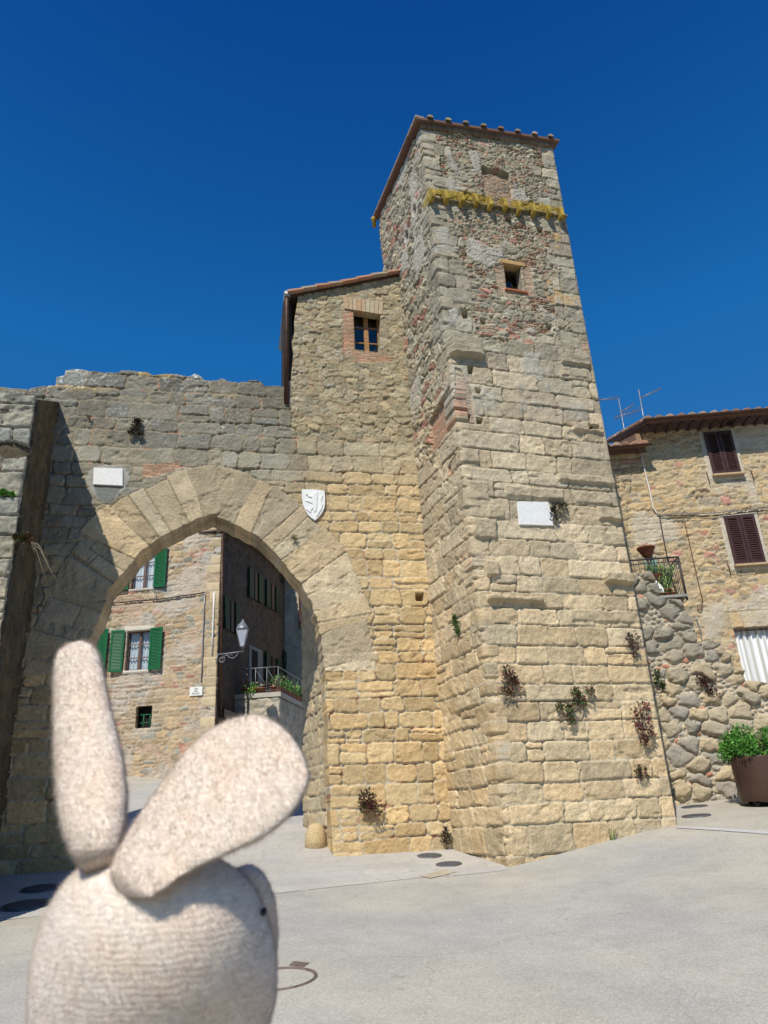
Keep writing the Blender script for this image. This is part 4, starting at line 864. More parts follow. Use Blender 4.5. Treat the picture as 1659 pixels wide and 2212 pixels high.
# cables
def cable(name, fr, pts, r, m, parent, label=None, d=.06, **kw):
    P = []
    for x, y in pts: P.append(fr.P(*fr.uz(x, y, d), d))
    Q = [P[0]]
    for a, b in zip(P[:-1], P[1:]):
        for t in (.33, .66, 1.): Q.append(a+(b-a)*t+np.array([0, 0, -.012*math.sin(math.pi*t)]))
    mb = MB(); mb.tube(Q, r, 6); return mb.build(name, m, parent, label=label, **kw)
cable('cable', H, [T0(572, 700), T0(595, 800), T0(640, 985), T0(672, 1140), T0(712, 1195)], .016, MM['white'], house, 'white cable running down under the eave')
cable('cable', H, [T0(712, 1195), T0(900, 1192), T0(1170, 1186), T0(1659, 1138)], .013, MM['galv'], house); cable('cable', H, [T0(725, 1210), T0(930, 1205), T0(1200, 1210), T0(1659, 1160)], .012, MM['iron'], house)
cable('cable', H, [T0(724, 1200), T0(760, 1400), T0(800, 1600)], .016, MM['iron'], house); cable('cable', H, [T0(928, 1200), T0(1010, 1560), T0(1095, 1930), T0(1085, 2010), T0(1060, 2020), T0(1052, 1990)], .012, MM['rust'], house)
cable('cable', H, [T7(770, 330), T7(800, 420), T7(822, 530)], .012, MM['galv'], house)

# boulder wall with the small terrace
bt = [T7(x, y) for x, y in [(200, -10), (400, -20), (470, 100), (480, 195), (640, 205), (705, 325), (735, 345), (770, 470), (778, 560), (840, 530), (965, 540), (975, 610), (1050, 640), (1060, 740), (1150, 770), (1160, 850), (1351, 870), (1500, 880)]]
bo = B.poly(bt); bw = thing('boulder_wall', 'sloping retaining wall of round grey boulders between tower and planter', 'wall', tuple(B.P(1., 1.9)))
def bfld(U, Z):
    Lx = rubble(U, Z, .46, .33, 305, .7, .04, rough=.66); Ly = rubble(U, Z, .17, .11, 306, .9, .04, rough=.66); mk = (hsh(Lx['j'], Lx['k'], 77) < .18) | (Lx['e'] < .004); Lx2 = blend(Lx, Ly, mk)
    e = Lx2['e']; rad = np.where(mk, .05, .10); st = np.sqrt(np.clip(1-(1-np.clip((e-.008)/rad, 0, 1))**2, 0, 1))
    h = Lx2['h']; pal = mixc(col(.52, .41, .26)*np.ones(U.shape+(3,)), col(.42, .36, .26), h[0]); pal = mixc(pal, col(.36, .32, .26), (h[2] > .78)*1.)
    pal = mixc(pal, col(.26, .24, .20), ss(Z, 4.4, 5.8)*.8); pal = np.where((mk & (h[3] < .12))[..., None], BRICK, pal)
    c = pal*(.82+.36*fbm(U*7, Z*7, 4, 5))[..., None]; m = 1-ss(e, .006, .022); c = mixc(c, col(.52, .46, .36)*(.8+.4*fbm(U*12, Z*12, 5))[..., None], m)
    d = st*np.where(mk, .045, .05+.10*h[1])+st*.02*(fbm(U*6, Z*6, 8)-.5)*2+.012*fbm(U*15, Z*15, 9)-.02; return d, c
wallgrid(B, [(bo[0][0]-1.6, .9), (5.5, .9), (5.5, bo[-1][1]-.6)]+list(reversed(bo))+[(bo[0][0]-1.6, bo[0][1])], bfld, .017, bw, name='boulder_face', thick=.9, back=False)
TR = Wall(B.P(0., 0., -.35), -4)
rail = thing('balcony_railing', 'thin brown iron railing on the small terrace above the boulders', 'railing', tuple(TR.P(.3, 6.1)))
r0 = TR.uz(*T0(440, 1592)); r1 = TR.uz(*T0(885, 1570)); rb = TR.uz(*T0(965, 1920)); zr = (r0[1]+r1[1])/2; zb_ = rb[1]; ur = (r1[0]+rb[0])/2
mb = MB(); mb.tube([TR.P(r0[0]-.5, zr, 0), TR.P(ur, zr, 0), TR.P(ur, zr, -.8)], .022, 6); mb.tube([TR.P(r0[0]-.5, zr-.11, 0), TR.P(ur, zr-.11, 0), TR.P(ur, zr-.11, -.8)], .012, 6); mb.build('top_rail', MM['iron'], rail)
mb = MB(); mb.tube([TR.P(ur, zr, 0), TR.P(ur, zb_-.05, 0)], .026, 6); mb.tube([TR.P(ur, zb_+.1, 0), TR.P(ur, zb_+.1, -.8)], .012, 6); mb.build('post', MM['iron'], rail)
for k in range(12):
    mb = MB(); u_ = ur-.125*(k+1); mb.tube([TR.P(u_, zr, 0), TR.P(u_, zb_+.05, 0)], .009, 5); mb.build('baluster', MM['iron'], rail)
for k in range(5):
    mb = MB(); mb.tube([TR.P(ur, zr, -.13*(k+1)), TR.P(ur, zb_+.1, -.13*(k+1))], .009, 5); mb.build('baluster', MM['iron'], rail)
slabt = thing('terrace_slab', 'thin grey slab under the potted plants of the terrace', 'slab', tuple(TR.P(.1, zb_)))
mb = MB(); mb.box(TR, ur-1.35, ur+.02, zb_+.03, zb_+.10, -.95, .08); mb.build('slab_plate', MM['plaster'], slabt, bevel=.01)
mb = MB(); mb.hexa([TR.P(ur-.10, zb_-.55, -.4), TR.P(ur-.02, zb_-.55, -.4), TR.P(ur-.02, zb_-.55, -.32), TR.P(ur-.10, zb_-.55, -.32), TR.P(ur-.22, zb_+.02, -.05), TR.P(ur-.12, zb_+.02, -.05), TR.P(ur-.12, zb_+.02, .03), TR.P(ur-.22, zb_+.02, .03)]); mb.build('bracket', MM['rust'], slabt)

# ------------------------------------------------------------------ plants
def leaves(n, cfun, size, pal, seed, nb=.35, up_=.3, elong=1.6):
    """n small folded leaves; cfun(rng) gives a centre and an outward direction"""
    r_ = np.random.RandomState(seed); V = []; Fq = []; Cc = []
    for i in range(n):
        c, o = cfun(r_); o = np.array(o, float); o = o/(np.linalg.norm(o)+1e-6)
        d = o*.6+r_.normal(size=3)*nb+np.array([0, 0, up_]); d /= np.linalg.norm(d); s = np.cross(d, r_.normal(size=3)); s /= np.linalg.norm(s)+1e-6; w = size*(.6+.8*r_.rand()); ln = w*elong
        nn = np.cross(d, s); k = len(V)
        V += [c, c+d*ln*.5+s*w*.5+nn*w*.12, c+d*ln, c+d*ln*.5-s*w*.5+nn*w*.12]; Fq += [(k, k+1, k+2, k+3)]
        cc = np.array(pal[r_.randint(len(pal))])*(.7+.6*r_.rand()); Cc += [cc]*4
    return np.array(V), np.array(Fq), np.array(Cc)
GREENS = [(.05, .13, .025), (.09, .20, .04), (.035, .09, .02), (.13, .24, .05)]
REDS = [(.10, .035, .03), (.15, .05, .04), (.07, .05, .025), (.06, .09, .03), (.20, .08, .06)]
def wallplant(name, label, fr, px, py, wpx, hpx, pal, n, seed, lobes=5, size=.03, stems=True, cat='plant', group='small plants rooted in the wall joints', roots=False):
    u, z = fr.uz(px, py, .03); k = abs(fr.uz(px+10, py)[0]-u)/10; w = wpx*k; h = hpx*k*1.1
    base = fr.P(u, z, .0); t = thing(name, label, cat, tuple(base), group=group); rg = np.random.RandomState(seed)
    lb = [(rg.uniform(-.36, .36)*w, rg.uniform(-.36, .36)*h, rg.uniform(.12, .26)*min(w, h)) for _ in range(lobes)]+[(0, 0, .32*min(w, h))]
    def cf(r_):
        a, b, q = lb[r_.randint(len(lb))]; o = r_.normal(size=3); o /= np.linalg.norm(o); o = o*q*r_.rand()**.4
        p = fr.P(u+a+o[0], z+b+o[2], .06+abs(o[1])*.9); return p, fr.u*o[0]+fr.n*(abs(o[1])+.05)+np.array([0, 0, o[2]])
    V, Q, Cc = leaves(n, cf, size, pal, seed); npmesh('foliage', V, Q, MM['leaf'], t, Cc, smooth=False)
    if stems:
        mb = MB(); mb.cur = (.12, .07, .045)
        for a, b, q in lb: mb.tube([fr.P(u, z-h*.1, -.06), fr.P(u+a*.4, z+b*.3, .05), fr.P(u+a, z+b, .08)], [.009, .006, .004], 5)
        if roots:
            for q in range(8):
                x = rg.uniform(-.25, .5); l = rg.uniform(.3, 1.0); mb.cur = (.17, .135, .08); mb.tube([fr.P(u+x*.3, z-.05, .04), fr.P(u+x*.6+.05, z-.22*l, .12), fr.P(u+x+.2*l*.3, z-.55*l, .10), fr.P(u+x*1.4+.25*l*.4, z-.9*l, .06)], [.008, .006, .005, .003], 4)
        mb.build('stems', MM['leaf'], t)
    return t
LL = Wall(F.P(float(uL(3.5)), 0.), 90+21); LL.u = LD; LL.n = LN
WP = [('creeping_plant', 'dark tufted plant hanging high above the plaque on the gate wall', G, 294, 925, 44, 52, [(.05, .045, .03), (.10, .05, .045), (.04, .06, .025), (.14, .09, .07)], 420, False),
      ('creeping_plant', 'largest reddish plant low on the gate wall right of the arch', G, 806, 1748, 68, 78, REDS, 520, False),
      ('creeping_plant', 'small red green plant where gate wall meets the tower side', LL, 940, 1576, 26, 40, REDS+GREENS[:2], 200, False),
      ('creeping_plant', 'green plant on the narrow left side of the tower', LL, 993, 1350, 26, 44, GREENS+REDS[2:4], 220, False),
      ('creeping_plant', 'wide branching red plant left of centre on the tower front', F, 1103, 1480, 52, 58, REDS, 380, False),
      ('creeping_plant', 'red and green plant in the middle of the tower front', F, 1256, 1496, 46, 44, REDS+GREENS[:2], 300, False),
      ('creeping_plant', 'greenish plant just below and left of the middle one on the tower', F, 1222, 1550, 36, 48, REDS[2:]+GREENS[:2], 260, False),
      ('creeping_plant', 'tall crimson plant close to the right edge of the tower', F, 1387, 1562, 48, 66, REDS[:3]+[(.22, .04, .04)], 380, False),
      ('creeping_plant', 'small dark plant lowest on the right of the tower front', F, 1382, 1665, 22, 28, REDS, 130, False),
      ('creeping_plant', 'brownish plant high near the right edge of the tower front', F, 1365, 1397, 30, 42, [(.12, .08, .07), (.16, .10, .08), (.08, .07, .05)], 220, False),
      ('creeping_plant', 'dark green plant touching the marble plaque on the tower', F, 1203, 1102, 32, 42, [(.05, .06, .025), (.08, .07, .04), (.10, .06, .05)], 260, False),
      ('creeping_plant', 'green plant wedged between the tower edge and the boulders', B, 1424, 1472, 26, 50, GREENS[:3]+REDS[:1], 220, False),
      ('creeping_plant', 'dense dark red plant in the middle of the boulder wall', B, 1531, 1482, 42, 46, REDS[:3], 360, False),
      ('creeping_plant', 'grey brown dry plant at the foot of the tower corner', G, 960, 1808, 26, 34, [(.18, .14, .11), (.12, .10, .07), (.10, .10, .05)], 160, False),
      ('creeping_plant', 'tiny tuft growing on one of the right arch stones', G, 637, 1163, 20, 16, [(.10, .09, .03), (.16, .14, .05)], 60, False),
      ('creeping_plant', 'thin tuft left of the dark plant above the plaque', G, 193, 905, 16, 20, [(.16, .08, .05), (.14, .12, .07)], 40, False),
      ('creeping_plant', 'bright green cushion plant on the far left wall', LW, 10, 1068, 60, 18, [(.12, .30, .04), (.08, .22, .03), (.18, .36, .07)], 420, False),
      ('creeping_plant', 'red leaved plant with long dry roots hanging from the left wall', LW, 52, 1166, 62, 26, REDS+[(.10, .18, .04)], 300, True)]
for i, (nm, lb, fr, x, y, w, h, pal, n, rt_) in enumerate(WP): wallplant(nm, lb, fr, x, y, w, h, pal, n, 100+i, roots=rt_, size=.032 if n > 100 else .022)
def tuft(label, p, n, h, pal, seed, cat='grass tuft'):
    t = thing('grass_tuft', label, cat, tuple(p)); r_ = np.random.RandomState(seed); V = []; Q = []; Cc = []
    for i in range(n):
        a = r_.rand()*6.28; l = h*(.5+.6*r_.rand()); o = np.array([math.cos(a), math.sin(a), 0]); s = np.array([-o[1], o[0], 0])*.007; b = np.array(p)+o*.02; m_ = b+o*l*.25+np.array([0, 0, l*.7]); e_ = b+o*l*.6+np.array([0, 0, l*.9]); k = len(V)
        V += [b-s, b+s, m_+s*.7, m_-s*.7, e_, e_+s*.1]; Q += [(k, k+1, k+2, k+3), (k+3, k+2, k+5, k+4)]; Cc += [np.array(pal[i % len(pal)])]*6
    npmesh('blades', V, Q, MM['leaf'], t, np.array(Cc), smooth=False)
gp = F.P(*F.uz(1323, 1812, .05), .06); tuft('small grass tuft at the foot of the tower', (gp[0], gp[1], gz(gp[0], gp[1])), 26, .24, [(.20, .28, .08), (.28, .30, .12)], 5)

# planter with the clipped bush
pc = gpt(1662, 1738); pl = thing('planter', 'large round brown metal planter on small feet beside the boulder wall', 'planter', tuple(pc))
kpx = np.linalg.norm(pc-CAM)*1.0/FPX*.94; rp_ = 53*kpx; zt_ = .90
mb = MB(); mb.lathe(pc, [(rp_*.94, .07), (rp_*.96, .08), (rp_, zt_-.0), (rp_, zt_+.01), (rp_*.965, zt_+.01), (rp_*.96, zt_-.12)], 64); mb.build('pot_body', MM['corten'], pl)
mb = MB(); mb.lathe(pc, [(rp_*.96, zt_-.14), (rp_*.3, zt_-.08), (.01, zt_-.07)], 32); mb.build('soil', MM['soil'], pl)
for k in range(4):
    a = k*1.57+.6; mb = MB(); mb.lathe(pc+np.array([math.cos(a), math.sin(a), 0])*rp_*.7-np.array([0, 0, .03]), [(.05, 0), (.05, .11)], 10); mb.build('foot', MM['black'], pl)
bs = thing('clipped_bush', 'bright green leafy bush filling the brown planter', 'bush', tuple(pc+np.array([0, 0, zt_])))
mb = MB(); mb.cur = (.12, .09, .05)
rgb = random.Random(5)
for k in range(14): 
    a = rgb.random()*6.28; q = rgb.uniform(.1, .55); mb.tube([pc+np.array([0, 0, zt_-.1]), pc+np.array([math.cos(a)*q*.4, math.sin(a)*q*.4, zt_+.2]), pc+np.array([math.cos(a)*q, math.sin(a)*q, zt_+.5])], [.018, .012, .005], 5)
mb.build('stems', MM['leaf'], bs)
lobes_ = [(rgb.uniform(-.52, .42), rgb.uniform(-.45, .45), rgb.uniform(.08, .42), rgb.uniform(.12, .24)) for _ in range(34)]
def cfb(r_):
    a, b, c_, q = lobes_[r_.randint(len(lobes_))]; o = r_.normal(size=3); o /= np.linalg.norm(o); p = pc+np.array([a, b, zt_+c_])+o*q*(.72+.3*r_.rand()); return p, o
V, Q, Cc = leaves(6500, cfb, .034, [(.06, .20, .02), (.10, .28, .035), (.035, .13, .015), (.15, .36, .06)], 9, .5, .25, 1.5); npmesh('foliage', V, Q, MM['leaf'], bs, Cc, smooth=False)

# pots on the terrace
def potted(name, label, c, r, h, m, cat='flower pot', group=None):
    t = thing(name, label, cat, tuple(c), group=group); mb = MB(); mb.lathe(c, [(r*.7, 0), (r*.95, h*.8), (r*1.1, h*.8), (r*1.1, h), (r*.95, h), (r*.9, h*.9)], 20); mb.build('pot', m, t); return t
cp = TR.P(*TR.uz(*T0(728, 1735)), -.35); t = potted('cactus_pot', 'wide terracotta pot holding the tall blue green cactus', cp, .17, .16, MM['terra']); 
mb = MB(); 
for dx, hh, rr, tl in ((.0, .78, .05, -.02), (.05, .5, .035, .05), (-.06, .55, .03, -.08), (-.11, .42, .03, -.1)): mb.tube([cp+np.array([dx, 0, .14]), cp+np.array([dx+tl*.5, 0, .14+hh*.6]), cp+np.array([dx+tl, 0, .14+hh*.95]), cp+np.array([dx+tl, 0, .14+hh])], [rr*.9, rr, rr*.8, rr*.2], 9)
mb.build('cactus', MM['cactus'], t)
sp = thing('leafy_pot_plant', 'bushy green long leaved plant behind the terrace railing', 'plant', tuple(TR.P(ur-.35, zb_+.1, -.3)))
mb = MB(); mb.lathe(TR.P(ur-.35, zb_+.10, -.35), [(.1, 0), (.14, .2), (.155, .2), (.155, .24), (.13, .24)], 16); mb.build('pot', MM['dterra'], sp)
def cfl(r_):
    o = r_.normal(size=3); o /= np.linalg.norm(o); hh = r_.rand(); p = TR.P(ur-.38+o[0]*(.12+.22*hh), zb_+.30+hh*.62, -.35+o[1]*.18); return p, np.array([o[0], o[1], .8])
V, Q, Cc = leaves(620, cfl, .03, [(.05, .12, .03), (.10, .20, .05), (.16, .26, .07), (.22, .30, .09)], 19, .3, .6, 4.5); npmesh('foliage', V, Q, MM['leaf'], sp, Cc, smooth=False)
TP_ = ['leftmost tiny terracotta pot in the row on the slab edge', 'second tiny terracotta pot in the row on the slab edge', 'third tiny terracotta pot in the row on the slab edge', 'rightmost tiny terracotta pot in the row on the slab edge']
for k in range(4):
    c_ = TR.P(ur-.72+.155*k, zb_+.10, -.1); t = potted('small_flower_pot', TP_[k], c_, .055, .11, MM['terra'], group='tiny pots along the slab edge')
    V, Q, Cc = leaves(40, lambda r_: (c_+np.array([0, 0, .12])+r_.normal(size=3)*.035, r_.normal(size=3)+np.array([0, 0, 1.])), .022, GREENS, 40+k); npmesh('foliage', V, Q, MM['leaf'], t, Cc, smooth=False)
bc = TR.P(*TR.uz(*T0(652, 1550)), -.3); bt_ = thing('bowl_planter', 'brown conical bowl with a little red flower high above the terrace', 'planter', tuple(bc))
mb = MB(); mb.lathe(bc, [(.03, -.02), (.13, .10), (.215, .27), (.23, .27), (.23, .31), (.20, .31), (.19, .28)], 24); mb.build('bowl', MM['dterra'], bt_)
mb = MB(); mb.tube([bc+np.array([0, 0, 0]), bc+np.array([0, 0, -.75])], .018, 6); mb.build('stand', MM['iron'], bt_)
V, Q, Cc = leaves(50, lambda r_: (bc+np.array([0, 0, .34])+r_.normal(size=3)*.04, r_.normal(size=3)), .03, [(.5, .03, .05), (.45, .06, .06), (.08, .14, .04)], 61); npmesh('foliage', V, Q, MM['leaf'], bt_, Cc, smooth=False)
for k, (X, Y, s_) in enumerate([(720, 1790, .14), (755, 1820, .11)]):
    c_ = TR.P(*TR.uz(*T0(X, Y)), -.25); mb = MB(); mb.lathe(c_-np.array([0, 0, .12]), [(s_*1.1, 0), (s_*.9, .12), (s_*.35, .24), (.01, .27)], 7); o = mb.build('white_stone', MM['marble'], None, bevel=.01, label=['larger white stone lying behind the terrace railing', 'smaller white stone lying behind the terrace railing'][k], cat='stone', group='white stones on the terrace')
# aerials on the roof
def aerial(name, label, mast, bars, Y=20.4):
    P = lambda X, Y_: at(*T0(X, Y_), Y); a, b = P(*mast[1]), P(*mast[0]); t = thing(name, label, 'aerial', tuple(a)); mb = MB(); mb.tube([a-np.array([0, 0, 1.2]), b], .016, 6); mb.build('mast', MM['galv'], t)
    for x0, y0, x1, y1, el in bars:
        p, q = P(x0, y0), P(x1, y1); mb = MB(); mb.tube([p, q], .013, 6); n = 13; d_ = np.array([.0, 1., 0])
        for k in range(n): c_ = p+(q-p)*(k+.5)/n; mb.tube([c_-d_*el-np.array([0, 0, .0]), c_+d_*el], .005, 4)
        mb.build('boom', MM['galv'], t)
    return t
aerial('roof_aerial', 'left aluminium roof aerial with two crossed booms', ((375, 205), (428, 510)), [(205, 214, 380, 197, .12), (342, 366, 565, 298, .28), (400, 318, 508, 250, .10)])
aerial('roof_aerial', 'right aluminium roof aerial above the corner of the eave', ((547, 125), (580, 365)), [(562, 197, 738, 118, .12)])

# ================================================================== HOUSE THROUGH THE ARCH
Q3 = lambda X, Y: ((340+X/2.765)*.54, (2150+Y/2.765)*.54)
K1 = lambda X, Y: ((840+X/3.567)*.54, (2080+Y/3.567)*.54)
K2 = lambda X, Y: ((840+X/2.765)*.54, (2600+Y/2.765)*.54)
sh = thing('street_house', 'stone house with open green shutters seen through the arch', 'house', tuple(S.P(-2., 3.6)))
w1 = rect(S, *Q3(500, 140), *Q3(775, 560)); w2 = rect(S, *Q3(452, 1032), *Q3(722, 1465)); w3 = rect(S, *Q3(-170, 1055), *Q3(112, 1500)); w4 = rect(S, *Q3(562, 1862), *Q3(738, 2108))
w1 = (w2[0]-.02, w2[1]-.02, w1[2], w1[2]+1.5)
def rq(w): return [(w[0], w[2]), (w[1], w[2]), (w[1], w[3]), (w[0], w[3])]
SZT = S.uz(475, 1090)[1]+1.0
def sf(U, Z):
    A = ashlar(U, Z, (.12, .26), (.18, .5), 93, .05, .06, .018, .2); Rb = rubble(U, Z, .26, .15, 94, warp=.05); Lx = blend(A, Rb, fbm(U*.9, Z*.9, 17) > .5)
    bz = (fbm(U*1.0, Z*1.6, 37, 3) > .60); Lx = blend(Lx, bricks(U, Z, 15), bz)
    pal = mixc(col(.50, .36, .21)*np.ones(U.shape+(3,)), col(.42, .33, .22), fbm(U*1.3, Z*1.3, 3)); pal = mixc(pal, col(.33, .31, .25), (Lx['h'][3] > .8)*1.); pal = np.where(bz[..., None], col(.50, .33, .23), pal)
    d, c = stone_look(U, Z, Lx, pal, 93, .025, .012, col(.49, .39, .28), brickp=.09, tone=.42, mw=.014)
    pl_ = ss(fbm(U*1.2, Z*1.2, 12, 4), .55, .66)+ss(U, -.7, -.35)*ss(-Z, -7.2, -6.2); pl_ = np.clip(pl_, 0, 1); c = mixc(c, col(.52, .47, .40)*(.75+.5*fbm(U*6, Z*6, 9))[..., None], pl_*.6)
    for w in (w1, w2, w3):
        a = (U > w[0]-.12) & (U < w[1]+.1) & (Z > w[3]) & (Z < w[3]+.17); c = np.where(a[..., None], col(.62, .57, .46), c); d = np.where(a, .03, d)
        a = (U > w[0]-.04) & (U < w[1]+.04) & (Z < w[2]) & (Z > w[2]-.09); c = np.where(a[..., None], col(.62, .57, .50), c); d = np.where(a, .06, d)
    qn = (U > -.34-.14*(np.floor(Z/.33) % 2)) & (fbm(U*0+1, np.floor(Z/.33), 3) > .35); zz = np.abs((Z/.33) % 1-.5)*.33; e = .165-zz
    c = np.where(qn[..., None], (col(.53, .42, .27)*(.8+.4*hsh(np.floor(Z/.33), 1, 4))[..., None])*(.85+.3*fbm(U*9, Z*9, 3))[..., None], c); c = np.where((qn & (e < .015))[..., None], col(.5, .44, .34), c); d = np.where(qn, .03*ss(e, 0, .03), d)
    return d, c
wallgrid(S, [(-6.5, 2.2), (0, 2.2), (0, SZT), (-6.5, SZT)], sf, .036, sh, name='front_wall', holes=[rq(w1), rq(w2), rq(w3), rq(w4)], thick=.4, hole_depth=.2, back=False)
for i, w in enumerate((w1, w2, w3)): casement(S, w[0]-.01, w[1]+.01, w[2]-.01, w[3]+.01, -.14, sh, MM['pbrown'], 2, None, .055, 2, 'glass', 'lace' if i else 'curtain', 'dark')
def openleaf(fr, hu_, z0, z1, w, ang, side, m, parent):
    """an open shutter hinged at hu_, swung ang degrees off the wall"""
    a = R(ang); p = fr.P(hu_, 0., .05); f2 = Wall(p, fr.az+(-ang if side > 0 else 180+ang)); f2.n = f2.n if f2.n.dot(fr.n) > 0 else -f2.n
    return leaf(f2, 0.0, w, z0, z1, 0., .045, m, parent, .06, pitch=.05)
for w, sides in ((w1, (-1, 1)), (w2, (-1, 1)), (w3, (-1, 1))):
    ww = (w[1]-w[0])*.52
    for s_ in sides: openleaf(S, w[1]+.0 if s_ > 0 else w[0]-.06, w[2]-.04, w[3]+.04, ww, 8 if s_ > 0 else 9, s_, MM['green'], sh)
mb = MB(); 
for k in range(2): mb.tube([S.P(w4[0]+.28+k*.22, w4[2]-.0, .0), S.P(w4[0]+.28+k*.22, w4[2]+(w4[3]-w4[2])*.62, .0)], .018, 6)
for k in range(2): mb.tube([S.P(w4[0]+.16, w4[2]+.16+k*.26, .01), S.P(w4[1]+.0, w4[2]+.17+k*.26, .01)], .018, 6)
mb.build('window_bars', MM['green'], sh)
mb = MB(); mb.box(S, w4[0]-.2, w4[1]+.2, w4[2]-.2, w4[3]+.2, -.35, -.3); mb.build('cellar_shade', MM['dark'], sh)
cable('cable', S, [Q3(240, 730), Q3(560, 700), Q3(830, 682), Q3(1060, 645), Q3(1325, 608)], .022, MM['iron'], sh); cable('cable', S, [Q3(1325, 608), Q3(1305, 1100), Q3(1285, 1610)], .020, MM['galv'], sh); cable('cable', S, [Q3(1430, 610), Q3(1405, 1290)], .026, MM['white'], sh, 'thick white pipe near the corner')
cable('cable', S, [Q3(745, 560), Q3(780, 600), Q3(792, 690)], .012, MM['galv'], sh)
# shaded flank along the street; its stone is darkened in colour for the shade
S2E = S2.uz(*K1(1262, 1500))[0]
ev = S2.poly([K1(150, 150), K1(400, 262), K1(750, 510), K1(1000, 720), K1(1260, 1010)])
def s2f(U, Z):
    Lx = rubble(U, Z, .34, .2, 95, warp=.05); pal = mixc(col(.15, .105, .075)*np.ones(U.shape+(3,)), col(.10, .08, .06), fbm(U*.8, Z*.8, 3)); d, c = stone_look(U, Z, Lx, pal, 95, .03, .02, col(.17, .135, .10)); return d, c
evz = lambda u: np.interp(u, [p[0] for p in ev], [p[1] for p in ev])
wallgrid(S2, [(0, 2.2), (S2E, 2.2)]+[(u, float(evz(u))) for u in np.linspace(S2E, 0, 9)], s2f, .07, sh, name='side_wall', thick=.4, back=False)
def s2quad(mb, X0, Y0, X1, Y1, d0, d1, K=K1, sk=.68):
    """upright rectangle on the flank from a left and right pixel column"""
    p = S2.poly([K(X0, Y0), K(X1, Y0+(X1-X0)*sk), K(X1, Y1+(X1-X0)*sk*.75), K(X0, Y1)]); mb.prism(S2, p, d0, d1)
def s2win(X, Y0, Y1, lw_=62, ww=75, rw=58, closed=False):
    mb = MB(); s2quad(mb, X+lw_, Y0+lw_*.65, X+lw_+ww, Y1+lw_*.5, .0, .05); mb.build('window', MM['dark'], sh)
    mb = MB(); s2quad(mb, X+lw_+ww*.45, Y0+lw_*.65+30, X+lw_+ww*.9, Y1+lw_*.5+10, .05, .07); mb.build('inner_blind', MM['maroon'], sh)
    for a, w_ in ((X, lw_), (X+lw_+ww, rw)): mb = MB(); s2quad(mb, a, Y0+(a-X)*.65, a+w_, Y1+(a-X)*.5, .04, .12); mb.build('shutter', MM['shadegreen'], sh)
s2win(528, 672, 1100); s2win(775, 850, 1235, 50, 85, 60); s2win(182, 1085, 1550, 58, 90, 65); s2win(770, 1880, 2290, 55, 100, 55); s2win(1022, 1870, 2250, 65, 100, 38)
mb = MB(); s2quad(mb, 983, 760, 1040, 880, .0, .03); mb.build('window', MM['dark'], sh)
mb = MB(); s2quad(mb, 540, 1780, 730, 2420, .0, .06, sk=.45); mb.build('door_frame', MM['plaster'], sh); mb = MB(); s2quad(mb, 578, 1850, 655, 2400, .061, .08, sk=.45); mb.build('door', MM['dark'], sh)
mb = MB(); rge = random.Random(14)
pts = [S2.P(u, float(evz(u)), .35) for u in np.linspace(-.1, S2E, 12)]
for a, b in zip(pts[:-1], pts[1:]):
    mb.cur = (.12, .08, .06); o = -S2.n*1.2; mb.hexa([a, b, b+o, a+o, a+th, b+th, b+o+th, a+o+th])
    mb.cur = tuple(col(.42, .27, .19)*(.7+.6*rge.random())); tile_rows(mb, a+th, b-a, -S2.n*1.2+sl*.35, 4, 4, .09, rge, rp)
mb.build('roof', MM['tile'], sh)
mb = MB(); dp = [S2.P(*S2.uz(*K1(188, 190), .12), .12), S2.P(*S2.uz(*K1(165, 1200), .12), .12), S2.P(*S2.uz(*K2(118, 690), .12), .12)]; mb.tube(dp, .05, 8); mb.build('downpipe', MM['copper'], sh)
mb = MB(); cpb = S2.P(.9, 0.); mb.cur = (.1, .08, .07); z_ = S2.uz(*K2(160, 730))[1]; mb.hexa([S2.P(.3, z_-.1, 0), S2.P(1.7, z_-.1, 0), S2.P(1.7, z_-.2, .7), S2.P(.3, z_-.2, .7), S2.P(.3, z_+.25, 0), S2.P(1.7, z_+.25, 0), S2.P(1.7, z_-.1, .75), S2.P(.3, z_-.1, .75)]); mb.build('porch_canopy', MM['slate'], sh)
mb = MB(); mb.box(S, -6.5, 0, SZT-.02, SZT+.1, -6, .25); mb.c = [(.4, .25, .17)]*len(mb.c); mb.build('front_roof', MM['tile'], sh)

# street sign
su = rect(S, *Q3(1165, 1655), *Q3(1305, 1752)); sg = thing('street_sign', 'small white marble street sign near the house corner', 'sign', tuple(S.P(su[0], su[2], .04)))
mb = MB(); mb.box(S, su[0], su[1], su[2], su[3], .03, .065); mb.build('sign_plate', MM['marble'], sg, bevel=.004)
def text(s, fr, u, z, d, size, m, parent, name='lettering'):
    cu = bpy.data.curves.new('t', 'FONT'); cu.body = s; cu.size = size; cu.align_x = 'CENTER'; cu.align_y = 'CENTER'; cu.extrude = .002; tmp = bpy.data.objects.new('t', cu); C.objects.link(tmp); dg = bpy.context.evaluated_depsgraph_get(); dg.update()
    me = bpy.data.meshes.new_from_object(tmp.evaluated_get(dg)); V = np.array([v.co[:] for v in me.vertices]); W_ = fr.P(u+V[:, 0], z+V[:, 1], d+V[:, 2]); W_ = shifted(W_, parent)
    me.vertices.foreach_set('co', W_.astype(np.float32).ravel()); me.materials.clear(); bpy.data.objects.remove(tmp); return link(name, me, m, parent)
uc_ = (su[0]+su[1])/2; hh_ = su[3]-su[2]
text('VIA', S, uc_+.0, su[2]+hh_*.77, .068, hh_*.30, MM['ink'], sg); text('DEL', S, uc_, su[2]+hh_*.50, .068, hh_*.25, MM['ink'], sg); text('PIANO', S, uc_-.005, su[2]+hh_*.22, .068, hh_*.30, MM['ink'], sg)
